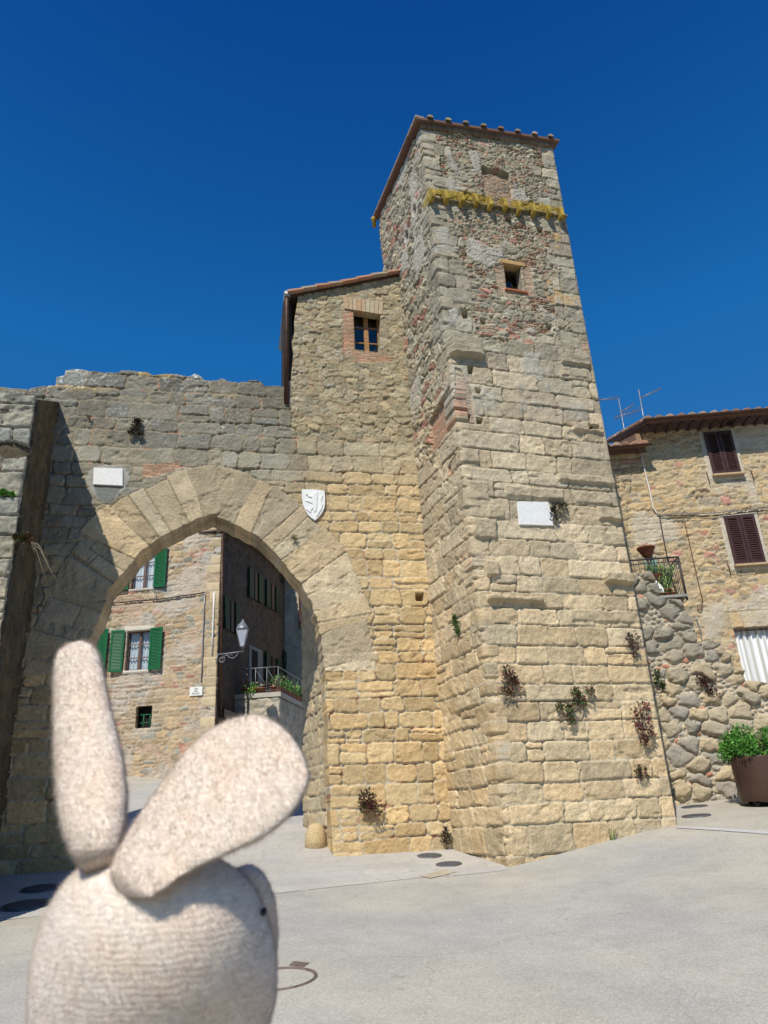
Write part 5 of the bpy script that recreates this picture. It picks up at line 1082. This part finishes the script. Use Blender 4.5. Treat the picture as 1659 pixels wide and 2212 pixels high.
# wall lamp
lt = thing('wall_lantern', 'grey wrought iron wall lamp on a scrolled bracket at the street corner', 'lamp', tuple(S.P(-.05, 6.7)))
LP = Wall(S.P(.05, 0., .3), -5); P_ = lambda X, Y: LP.P(*LP.uz(*K2(X, Y)))
mb = MB(); mb.tube([P_(90, 50), P_(250, 32), P_(373, 14)], .022, 6); mb.tube([P_(85, 40), P_(72, 150)], .02, 6); mb.tube([P_(60, 100), P_(85, 100)], .03, 6)
sp_ = []; 
for k in range(30): a = k/29*2.1*math.pi*1.25-1.2; rr = 40*(1-k/29*.72); sp_.append(P_(128+rr*math.cos(a), 105+rr*math.sin(a)))
mb.tube(sp_, .016, 5); mb.tube([P_(150, 70), P_(185, 50), P_(215, 85), P_(265, 92), P_(300, 55), P_(312, 48), P_(300, 40)], .014, 5); mb.tube([P_(215, 60), P_(240, 50), P_(255, 70), P_(240, 80)], .011, 5); mb.build('bracket', MM['lampiron'], lt)
lc = LP.P(*LP.uz(*K1(462, 1830))); s1 = .17
mb = MB(); mb.lathe(lc, [(.03, -.05), (.04, .02), (.11, .05), (.11, .07)], 4); mb.lathe(lc+np.array([0, 0, .62]), [(.26, 0), (.27, .02), (.19, .16), (.10, .24), (.09, .27), (.04, .30), (.035, .36), (.0, .38)], 4)
for k in range(4):
    a = k*math.pi/2; 
    axv = Vector((0, 0, 1)).orthogonal().normalized(); bx_ = Vector((0, 0, 1)).cross(axv); o = np.array(axv*math.cos(a)+bx_*math.sin(a)); mb.tube([lc+o*.11+np.array([0, 0, .06]), lc+o*.245+np.array([0, 0, .63])], .014, 4)
mb.build('lantern_frame', MM['lampiron'], lt)
mb = MB(); mb.lathe(lc, [(.10, .07), (.232, .62)], 4); ob = mb.build('glass_panes', MM['opal'], lt)
for p in ob.data.polygons: p.use_smooth = False
# terrace further up the street
tq = S2.uz(*K2(272, 505)); TA = Wall(S2.P(tq[0], 0.), -5); ta = 0.; tb = TA.uz(*K2(768, 460))[0]; tz = TA.uz(*K2(520, 480))[1]
ter = thing('raised_terrace', 'stone terrace with a slab edge projecting from the shaded house side', 'terrace', tuple(TA.P(1., 4.)))
tl = TA.uz(*K2(335, 505))[0]
def tf(U, Z):
    Lx = rubble(U, Z, .28, .17, 97, warp=.05); d, c = stone_look(U, Z, Lx, np.ones(U.shape+(3,))*col(.46, .42, .34), 97, .03, .02, MORT, tone=.5); return d, c
wallgrid(TA, [(0, 3.), (tb, 3.), (tb, tz-.18), (0, tz-.18)], tf, .04, ter, name='front_wall', thick=.3, back=False)
TB = Wall(TA.P(tb, 0.), 82.3); TB.n = -TB.n if TB.n[0] < 0 else TB.n
wallgrid(TB, [(.0, 3.), (4.6, 3.), (4.6, tz-.18), (0., tz-.18)], tf, .08, ter, name='side_wall', thick=.3, back=False)
mb = MB(); mb.cur = (.50, .47, .41); a_, b_ = TA.P(0, tz, .06), TA.P(tb+.06, tz, .06); c_, d_ = TB.P(4.6, tz, .06), S2.P(tq[0]+4.6, tz, 0); dn = np.array([0, 0, -.16]); mb.hexa([a_+dn, b_+dn, c_+dn, d_+dn, a_, b_, c_, d_]); mb.build('slab', MAS, ter)
rl_ = thing('terrace_railing', 'plain grey railing around the raised street terrace', 'railing', tuple(TA.P(1., tz)))
ru0, rz_ = TA.uz(*K2(345, 216)); ru1 = TA.uz(*K2(750, 182))[0]; rz_ = (rz_+TA.uz(*K2(750, 182))[1])/2
mb = MB(); mb.tube([TA.P(ru0, rz_, 0), TA.P(tb-.05, rz_, 0), TB.P(4.4, rz_, -.05)], .018, 6); mb.tube([TA.P(ru0, tz+.08, 0), TA.P(tb-.05, tz+.08, 0)], .012, 5); mb.build('top_rail', MM['lampiron'], rl_)
for k in range(4): mb = MB(); u_ = ru0+.12+(tb-.05-ru0-.12)*k/3; mb.tube([TA.P(u_, rz_, 0), TA.P(u_, tz, 0)], .014, 5); mb.build('post', MM['lampiron'], rl_)
for k in range(7): mb = MB(); mb.tube([TB.P(.6*(k+1), rz_, -.05), TB.P(.6*(k+1), tz, -.05)], .012, 5); mb.build('post', MM['iron'], rl_)
mb = MB(); 
for k in range(3): u_ = ru0+.12+(tb-.05-ru0-.12)*k/3; mb.tube([TA.P(u_, rz_-.05, 0), TA.P(u_+.5, tz+.1, 0)], .008, 4)
mb.build('brace', MM['lampiron'], rl_)
fb_l = ['nearest flower box with pink blooms on the street terrace', 'middle flower box with tall green leaves on the street terrace', 'farthest flower box with pink blooms on the street terrace']
for k in range(3):
    t = thing('flower_box', fb_l[k], 'flower box', tuple(TB.P(.55+1.25*k, tz)), group='flower boxes along the street terrace'); mb = MB(); mb.box(TB, .05+1.25*k, 1.1+1.25*k, tz+.005, tz+.2, -.22, .02); mb.build('box_body', MM['dterra'], t)
    def cft(r_, k=k): p = TB.P(.05+1.25*k+1.05*r_.rand(), tz+.2+.34*r_.rand()**1.3, -.1+.12*r_.normal()); return p, np.array([0, 0, 1.])
    V, Q, Cc = leaves(260, cft, .045, [(.05, .14, .03), (.09, .22, .05), (.12, .28, .07)], 70+k, .5, .8, 3.0); npmesh('foliage', V, Q, MM['leaf'], t, Cc, smooth=False)
    V, Q, Cc = leaves(36, cft, .05, [(.6, .22, .28), (.55, .12, .10), (.6, .35, .38)], 90+k, .8, .4, 1.0); npmesh('blossoms', V+np.array([0, 0, .08]), Q, MM['leaf'], t, Cc, smooth=False)
pt_ = [(460, 'small pot with a trailing light green plant on the slab edge', 1), (545, 'wide low brown bowl on the slab edge in sunlight', 2), (375, 'leftmost little pot with a red flower on the terrace', 3), (700, 'small pink flowering pot near the railing corner', 4)]
for X, lb, kd in pt_:
    u_ = TA.uz(*K2(X, 470))[0]; c_ = TA.P(u_, tz, -.1); t = thing('flower_pot', lb, 'flower pot', tuple(c_), group='pots on the street terrace front'); mb = MB()
    if kd == 2: mb.lathe(c_, [(.12, 0), (.24, .14), (.26, .14), (.26, .18), (.23, .18)], 18)
    else: mb.lathe(c_, [(.08, 0), (.12, .18), (.135, .18), (.135, .21), (.11, .21)], 14)
    mb.build('pot', MM['dterra'], t)
    pal = {1: [(.16, .36, .06), (.10, .26, .04)], 2: [(.45, .40, .30), (.3, .25, .18)], 3: [(.5, .05, .04), (.08, .12, .04)], 4: [(.6, .3, .28), (.1, .15, .05)]}[kd]
    V, Q, Cc = leaves(170 if kd == 1 else 50, lambda r_: (c_+np.array([0, 0, .22])+r_.normal(size=3)*np.array([.14, .08, .11])+(np.array([0, -.14, -.2*r_.rand()]) if kd == 1 else 0), r_.normal(size=3)), .045, pal, 200+kd); npmesh('foliage', V, Q, MM['leaf'], t, Cc, smooth=False)
# far house at the end of the street
fa = Wall(at(650, 1400, 33), -8); fh = thing('far_house', 'narrow sunlit strip of a pale house at the far end of the street', 'house', tuple(fa.P(0, 4.5)))
def ff(U, Z): A = ashlar(U, Z, (.25, .35), (.4, .6), 99); return stone_look(U, Z, A, np.ones(U.shape+(3,))*col(.52, .45, .34), 99)
fu = fa.uz(*K1(1240, 1500))[0]; wallgrid(fa, [(fu-1.5, 3.), (fu+3.5, 3.), (fu+3.5, fa.uz(650, 1100)[1]+1), (fu-1.5, fa.uz(650, 1100)[1]+1)], ff, .07, fh, name='front_wall', thick=.4, back=True)
qd = fa.poly([K1(1272, 1050), K1(1318, 1050), K1(1318, 1545), K1(1278, 1545)]); mb = MB(); mb.prism(fa, qd, .06, .11); mb.build('shutter', MM['maroon'], fh)

# ================================================================== PLAQUES, SHIELD
def slab(name, label, fr, px, d, m, cat='plaque', thick=.04, rough=True):
    p = fr.poly(px, d); t = thing(name, label, cat, tuple(fr.P(*p[0], d))); mb = MB(); mb.prism(fr, p, d-thick-.05, d); mb.build('stone_slab', m, t, bevel=.006); return t, p
tq1 = [(117.0*0+1117, 1086), (1121, 1083), (1185, 1084), (1190, 1100), (1196, 1112), (1194, 1121), (1196, 1135), (1123, 1133)]
slab('marble_plaque', 'white weathered marble plaque set in the tower front', F, tq1, .045, MM['marble'])
slab('marble_plaque', 'small white marble plaque left of the arch top above a dark shield scar', G, [(202, 1010), (265, 1012), (265, 1049), (201, 1046)], .06, MM['marble'])
sx = lambda X, Y: ((1150+X/8.295)*.54, (1900+Y/8.295)*.54)
shp = [sx(*p) for p in [(472, 490), (520, 475), (800, 475), (1000, 490), (1235, 530), (1250, 700), (1252, 950), (1225, 1100), (1160, 1240), (1050, 1380), (920, 1505), (800, 1430), (680, 1320), (590, 1170), (520, 1000), (490, 760)]]
ts, sp2 = slab('stone_shield', 'white stone shield with a rampant animal in relief right of the arch', G, shp, .07, MM['marble'], 'coat of arms')
relf = [[(870, 540), (960, 520), (1010, 560), (1030, 700), (1000, 900), (1010, 1100), (960, 1260), (880, 1240), (860, 1120), (790, 1200), (740, 1150), (800, 1050), (860, 980), (790, 930), (640, 880), (560, 850), (600, 820), (760, 830), (840, 820), (800, 720), (680, 690), (640, 650), (700, 640), (830, 660), (820, 600)], [(1080, 740), (1130, 660), (1180, 620), (1150, 740), (1130, 860), (1190, 960), (1150, 1120), (1060, 1250), (960, 1400), (940, 1380), (1040, 1180), (1080, 1020), (1060, 880)], [(600, 600), (680, 590), (670, 640), (600, 660)], [(600, 1090), (700, 1120), (800, 1180), (780, 1250), (690, 1190), (600, 1130)]]
mb = MB()
for pl_ in relf:
    q = G.poly([sx(*p) for p in pl_], .09); tri = tessellate_polygon([[Vector((a, b, 0)) for a, b in q]]); n = len(q); cu_ = sum(a for a, b in q)/n; cz_ = sum(b for a, b in q)/n
    V = [G.P(a, b, .068) for a, b in q]+[G.P(cu_+(a-cu_)*.80, cz_+(b-cz_)*.85, .088) for a, b in q]; mb.add(V, [tuple(i+n for i in t_) for t_ in tri]+[(i, (i+1) % n, (i+1) % n+n, i+n) for i in range(n)])
mb.build('animal_relief', MM['marble'], ts)

# ================================================================== COVERS IN THE GROUND
def gnorm(p):
    e = .15; return np.array([-(gz(p[0]+e, p[1])-gz(p[0]-e, p[1]))/(2*e), -(gz(p[0], p[1]+e)-gz(p[0], p[1]-e))/(2*e), 1.])
def cover(label, px, py, r, m=None, group='round iron covers in the pavement'):
    p = gpt(px, py, .008); t = thing('manhole_cover', label, 'manhole cover', tuple(p), group=group); n = gnorm(p); mb = MB(); mb.lathe(p, [(r, -.03), (r, .006), (r*.93, .008), (r*.92, .003), (r*.86, .003)], 40, n); mb.build('rim', MM['ciron'], t)
    mb = MB(); mb.lathe(p, [(r*.89, -.02), (r*.89, .007), (r*.4, .010), (.01, .010)], 36, n)
    a = np.array(Vector(n).orthogonal().normalized()); nn = np.array(Vector(n).normalized()); b = np.cross(nn, a)
    for i in range(-5, 6):
        for j in range(-5, 6):
            if i*i+j*j > 22: continue
            c_ = p+(a*i+b*j)*r*.16+nn*.010; mb.box(Wall(c_, 0), -.02, .02, c_[2]-.004, c_[2]+.003, -.02, .02)
    mb.build('lid', MM['ciron'], t)
cover('left one of two iron covers before the gate wall foot', 928, 1850, .23); cover('right one of two iron covers before the gate wall foot', 970, 1868, .23)
cover('nearer iron cover between the tower and the planter', 1504, 1763, .27); cover('farther iron cover between the tower and the planter', 1500, 1743, .27)
cover('farther iron cover in the shade by the left wall', 88, 1921, .30); cover('nearer iron cover at the shadow edge on the left', 58, 1957, .36)
p = gpt(598, 2116, .004); n_ = gnorm(p); r = .37
rt2 = thing('manhole_ring', 'brown iron ring of a concrete filled cover behind the toy', 'manhole cover', tuple(p)); mb = MB(); mb.lathe(p, [(r, -.03), (r, .008), (r*.985, .010), (r*.978, .003), (r*.965, .003), (r*.96, .007), (r*.925, .007), (r*.92, .003), (r*.91, -.03)], 72, n_)
me_ = mb; 
mb.f = [f for f in mb.f if len(f) == 4]; mb.sm = [True]*len(mb.f); mb.build('ring', MM['oldiron'], rt2)
q1, q2, q3, q4 = [gpt(*c_) for c_ in ((624, 2086), (634, 2078), (668, 2081), (656, 2089))]; li = np.array([0, 0, .006]); mb = MB(); mb.hexa([q1-li*2, q4-li*2, q3-li*2, q2-li*2, q1+li, q4+li, q3+li, q2+li]); mb.build('lug', MM['oldiron'], rt2)
pp = [gpt(*c_, .0)[:2] for c_ in ((905, 1893), (958, 1880), (990, 1885), (930, 1899))]
drape('stone_patch', [tuple(c_) for c_ in pp], .04, .012, vcol_mat('patch_stone', .9), lambda X, Y: (np.ones(X.shape+(3,))*col(.40, .35, .25)*(.8+.4*fbm(X*9, Y*9, 3))[..., None], X*0.))
pk = [gpt(1462, 1786)[:2], gpt(1560, 1790)[:2], gpt(1690, 1799)[:2], gpt(1690, 1806)[:2], gpt(1560, 1796)[:2], gpt(1462, 1790)[:2]]
drape('drain_strip', [tuple(c_) for c_ in pk], .05, .010, vcol_mat('strip_stone', .9), lambda X, Y: (np.ones(X.shape+(3,))*col(.46, .44, .42), X*0.))
# ================================================================== THE PLUSH TOY
def plush_mat():
    m, nt, b = mat_nodes('plush'); N = nt.nodes; K = nt.links
    a = N.new('ShaderNodeAttribute'); a.attribute_name = 'Col'; K.new(a.outputs['Color'], b.inputs['Base Color'])
    b.inputs['Roughness'].default_value = .95; b.inputs['Specular IOR Level'].default_value = .05; b.inputs['Sheen Weight'].default_value = .6; b.inputs['Sheen Roughness'].default_value = .5
    tc = N.new('ShaderNodeTexCoord'); n1 = N.new('ShaderNodeTexNoise'); n1.inputs['Scale'].default_value = 900; n1.inputs['Detail'].default_value = 3; K.new(tc.outputs['Object'], n1.inputs['Vector'])
    n2 = N.new('ShaderNodeTexNoise'); n2.inputs['Scale'].default_value = 260; n2.inputs['Detail'].default_value = 3; K.new(tc.outputs['Object'], n2.inputs['Vector'])
    wv = N.new('ShaderNodeTexWave'); wv.bands_direction = 'Z'; wv.inputs['Scale'].default_value = 85; wv.inputs['Distortion'].default_value = 5; wv.inputs['Detail'].default_value = 2; K.new(tc.outputs['Object'], wv.inputs['Vector'])
    wm = N.new('ShaderNodeMath'); wm.operation = 'MULTIPLY_ADD'; wm.inputs[1].default_value = .35; K.new(wv.outputs['Fac'], wm.inputs[0]); K.new(n1.outputs[0], wm.inputs[2])
    ad = N.new('ShaderNodeMath'); K.new(wm.outputs[0], ad.inputs[0]); K.new(n2.outputs[0], ad.inputs[1]); bp = N.new('ShaderNodeBump'); bp.inputs['Strength'].default_value = .4; bp.inputs['Distance'].default_value = .0012; K.new(ad.outputs[0], bp.inputs['Height']); K.new(bp.outputs[0], b.inputs['Normal'])
    tl = N.new('ShaderNodeBsdfTranslucent'); K.new(a.outputs['Color'], tl.inputs[0]); x = N.new('ShaderNodeMixShader'); K.new(a.outputs['Alpha'], x.inputs[0]); K.new(b.outputs[0], x.inputs[1]); K.new(tl.outputs[0], x.inputs[2]); K.new(x.outputs[0], N['Material Output'].inputs[0])
    return m
PM = plush_mat(); ZD = .44                                            # metres in front of the lens
cfw, crt, cup = -np.array([M4[i][2] for i in range(3)]), np.array([M4[i][0] for i in range(3)]), np.array([M4[i][1] for i in range(3)])
def pp3(x, y, z=ZD):
    return CAM+crt*((x-CX)/FPX*z)+cup*((CY-y)/FPX*z)+cfw*z
px_ = ZD/FPX
def sweep(cl, wr, ns=90, nc=72, thick=.62, zoff=None, cap=.45, tw=0.):
    """closed soft tube: centre line pixels cl, half widths wr (pixels) -> grid points and normals"""
    cl = np.array(cl, float); wr = np.array(wr, float); s = np.r_[0, np.cumsum(np.hypot(*np.diff(cl, axis=0).T))]; t = np.linspace(0, s[-1], ns); tt = (1-np.cos(np.linspace(0, math.pi, ns)))/2*s[-1]
    def sm(v): 
        k = np.interp(tt, s, v)
        for _ in range(3): k[1:-1] = .25*k[:-2]+.5*k[1:-1]+.25*k[2:]
        return k
    X, Y, W_ = sm(cl[:, 0]), sm(cl[:, 1]), sm(wr); Zo = sm(zoff) if zoff is not None else X*0
    W_ = W_*np.sqrt(np.clip(np.minimum(1, np.minimum(tt+1.5, s[-1]-tt+1.5)/(wr.max()*cap))*(2-np.minimum(1, np.minimum(tt+1.5, s[-1]-tt+1.5)/(wr.max()*cap))), .0, 1))
    tx, ty = np.gradient(X), np.gradient(Y); l = np.hypot(tx, ty)+1e-9; nx, ny = -ty/l, tx/l
    P = np.zeros((ns, nc, 3)); 
    for k in range(nc):
        a = 2*math.pi*k/nc; ca, sa = math.cos(a), math.sin(a)
        for i in range(ns): P[i, k] = pp3(X[i]+nx[i]*W_[i]*ca, Y[i]+ny[i]*W_[i]*ca, ZD+Zo[i]*px_-sa*W_[i]*thick*px_+ca*W_[i]*tw*px_)
    return P
def normals(P):
    du = np.roll(P, -1, 1)-np.roll(P, 1, 1); dv = np.gradient(P, axis=0); n = np.cross(du, dv); n /= np.linalg.norm(n, axis=2, keepdims=True)+1e-12
    c = P.mean((0, 1)); 
    global FLIP
    FLIP = ((P-c)*n).sum() < 0
    return -n if FLIP else n
CREAM, PEACH = col(.91, .795, .68), col(.90, .72, .575)
def fuzzy(name, P, parent, nf, seed, length=.0030, rib=0., label=None, lay=(0, 0, -1.), width=.00007):
    ns, nc, _ = P.shape; n = normals(P); r_ = np.random.RandomState(seed)
    si, sk = np.meshgrid(np.arange(ns), np.arange(nc), indexing='ij')
    pm = P.reshape(-1, 3); A = (pm@crt)*1000; Bc = (pm@cup)*1000
    f = (fbm(A*.25, Bc*.25, seed, 4)).reshape(ns, nc); P2 = P+n*((f-.5)*.0012)[..., None]
    if rib: P2 = P2+n*(.0002*np.sin(Bc*rib+1.5*fbm(A*.06, Bc*.06, 3))).reshape(ns, nc)[..., None]
    idx = np.arange(ns*nc).reshape(ns, nc); q = np.stack([idx[:-1], np.roll(idx[:-1], -1, 1), np.roll(idx[1:], -1, 1), idx[1:]], -1).reshape(-1, 4)
    if FLIP: q = q[:, ::-1]
    V = [P2.reshape(-1, 3)]; base = mixc(PEACH*np.ones((ns*nc, 3)), CREAM, .15+.7*ss(fbm(A*.05, Bc*.05, seed+5, 3), .3, .7)); Cc = [base]; Q = [q]
    NV = [n.reshape(-1, 3)]
    # short pile
    w = np.linalg.norm(np.cross(P[1:, :, :]-P[:-1, :, :], np.roll(P, -1, 1)[:-1]-P[:-1]), axis=2); cw_ = np.cumsum(w.ravel()); sel = np.searchsorted(cw_, r_.rand(nf)*cw_[-1]); sel = np.minimum(sel, (ns-1)*nc-1)
    i, k = sel//nc, sel % nc; a, b = r_.rand(nf), r_.rand(nf); k2 = (k+1) % nc
    def bl(M): return M[i, k]*((1-a)*(1-b))[:, None]+M[i+1, k]*(a*(1-b))[:, None]+M[i, k2]*((1-a)*b)[:, None]+M[i+1, k2]*(a*b)[:, None]
    p = bl(P2); nn = bl(n); lay = np.array(lay, float); clump = np.stack([fbm(p@crt*260+q_*9, p@cup*260+q_*5, seed+q_, 3)-.5 for q_ in range(3)], -1)
    d = nn*1.0+r_.normal(size=(nf, 3))*.22+clump*.9+(crt*lay[0]+cup*lay[2])*.35; d -= nn*np.minimum((d*nn).sum(1)-.15, 0)[:, None]; d /= np.linalg.norm(d, axis=1, keepdims=True)
    s = np.cross(d, r_.normal(size=(nf, 3))); s /= np.linalg.norm(s, axis=1, keepdims=True); ln = length*(.6+.6*r_.rand(nf)+.9*(r_.rand(nf) > .9))[:, None]; wd = width*(.7+.6*r_.rand(nf))[:, None]
    bb = p-nn*.0003; s2 = np.cross(d, s); T = np.stack([bb+s*wd, bb-s*wd*.5+s2*wd*.87, bb-s*wd*.5-s2*wd*.87, bb+d*ln], 1).reshape(-1, 3)
    b4 = np.arange(nf)[:, None]*4+ns*nc; q2 = np.concatenate([b4+[[0, 1, 3]], b4+[[1, 2, 3]], b4+[[2, 0, 3]]]); q = np.concatenate([q[:, [0, 1, 2]], q[:, [0, 2, 3]]]); Q = [q]
    tone = ss(fbm(p@crt*60, p@cup*60, seed+9, 3), .2, .8); fc = mixc(PEACH*np.ones((nf, 3)), CREAM*1.04, np.clip(tone*.4+.6*r_.rand(nf), 0, 1))
    root = fc*np.array([.99, .95, .91]); Cc.append(np.stack([root, root, root, fc], 1).reshape(-1, 3)); V.append(T); Q.append(q2); NV.append(np.repeat(nn+d*.35, 4, 0))
    V = np.concatenate(V); o = npmesh(name, V, np.concatenate(Q), PM, parent, np.concatenate(Cc), label=label)
    ca = o.data.color_attributes['Col']; bf = np.zeros(len(V)*4, np.float32); ca.data.foreach_get('color', bf); bf = bf.reshape(-1, 4); bf[:ns*nc, 3] = 0.; bf[ns*nc:, 3] = .5; ca.data.foreach_set('color', bf.ravel())
    NVa = np.concatenate(NV); NVa /= np.linalg.norm(NVa, axis=1, keepdims=True)+1e-9
    o.data.normals_split_custom_set_from_vertices([tuple(x) for x in NVa]); return o
toy = thing('plush_rabbit', 'fuzzy cream plush rabbit seen from behind held up close to the lens', 'plush toy', tuple(pp3(330, 2300)))
# head: a rounded form from profile rows
def blob(rows, thick, zc, ns=110, nc=110, power=1.):
    rows = np.array(rows, float); y0, y1 = rows[0, 1], rows[-1, 1]
    tt = (1-np.cos(np.linspace(0, math.pi, ns)))/2; ys = y0+(y1-y0)*tt
    cx_, hw = np.interp(ys, rows[:, 1], rows[:, 0]), np.interp(ys, rows[:, 1], rows[:, 2])
    for _ in range(5): hw[1:-1] = .25*hw[:-2]+.5*hw[1:-1]+.25*hw[2:]; cx_[1:-1] = .25*cx_[:-2]+.5*cx_[1:-1]+.25*cx_[2:]
    P = np.zeros((ns, nc, 3))
    for k in range(nc):
        a = 2*math.pi*k/nc; ca, sa = math.cos(a), math.sin(a)
        for i in range(ns): P[i, k] = pp3(cx_[i]+hw[i]*ca, ys[i], ZD+(zc-sa*hw[i]*thick)*px_)
    return P
head = blob([(330, 1822, 6), (332, 1828, 62), (334, 1845, 115), (338, 1870, 160), (340, 1905, 200), (338, 1950, 228), (335, 2010, 252), (332, 2080, 266), (328, 2150, 268), (318, 2230, 258), (308, 2300, 236), (300, 2370, 195), (300, 2430, 130), (300, 2460, 60), (300, 2470, 6)], .92, 130)
fuzzy('head', head, toy, 150000, 1, .0022, rib=1.5)
el = sweep([(165, 1386), (167, 1400), (169, 1440), (173, 1490), (178, 1545), (186, 1604), (195, 1670), (200, 1730), (203, 1790), (207, 1835), (212, 1870), (216, 1890)], [34, 42, 52, 57, 63, 70, 75, 75, 68, 54, 40, 26], thick=.62, zoff=[430, 418, 384, 338, 286, 230, 168, 112, 62, 32, 34, 60])
fuzzy('ear', el, toy, 60000, 2, .0026, label='narrow upright ear on the left')
er = sweep([(632, 1596), (622, 1604), (600, 1622), (568, 1648), (528, 1680), (482, 1716), (432, 1756), (384, 1796), (340, 1838), (306, 1876), (282, 1906), (266, 1928)], [58, 76, 100, 119, 127, 124, 108, 90, 76, 66, 54, 34], cap=.22, thick=.27, zoff=[150, 146, 138, 122, 98, 70, 40, 8, -22, -48, -64, -62], tw=.8)
fuzzy('ear', er, toy, 80000, 3, .0026, label='broad floppy ear leaning to the right')
ck = blob([(536, 1868, 4), (534, 1880, 30), (534, 1905, 46), (540, 1945, 54), (546, 2000, 53), (552, 2050, 46), (556, 2100, 34), (558, 2130, 5)], .9, 190, 50, 50)
fuzzy('muzzle', ck, toy, 26000, 4, .0020)
mb = MB(); mb.lathe(pp3(570, 1970, ZD+.019), [(.0004, -.0020), (.0018, -.0016), (.0026, 0), (.0018, .0016), (.0004, .0020)], 16, tuple(crt)); mb.build('eye', MM['black'], toy)
body = blob([(300, 2400, 10), (300, 2420, 120), (300, 2480, 190), (295, 2600, 230), (290, 2750, 235), (290, 2880, 190), (290, 2940, 60), (290, 2950, 6)], .8, 140, 60, 60)
fuzzy('body', body, toy, 14000, 6, .0028)
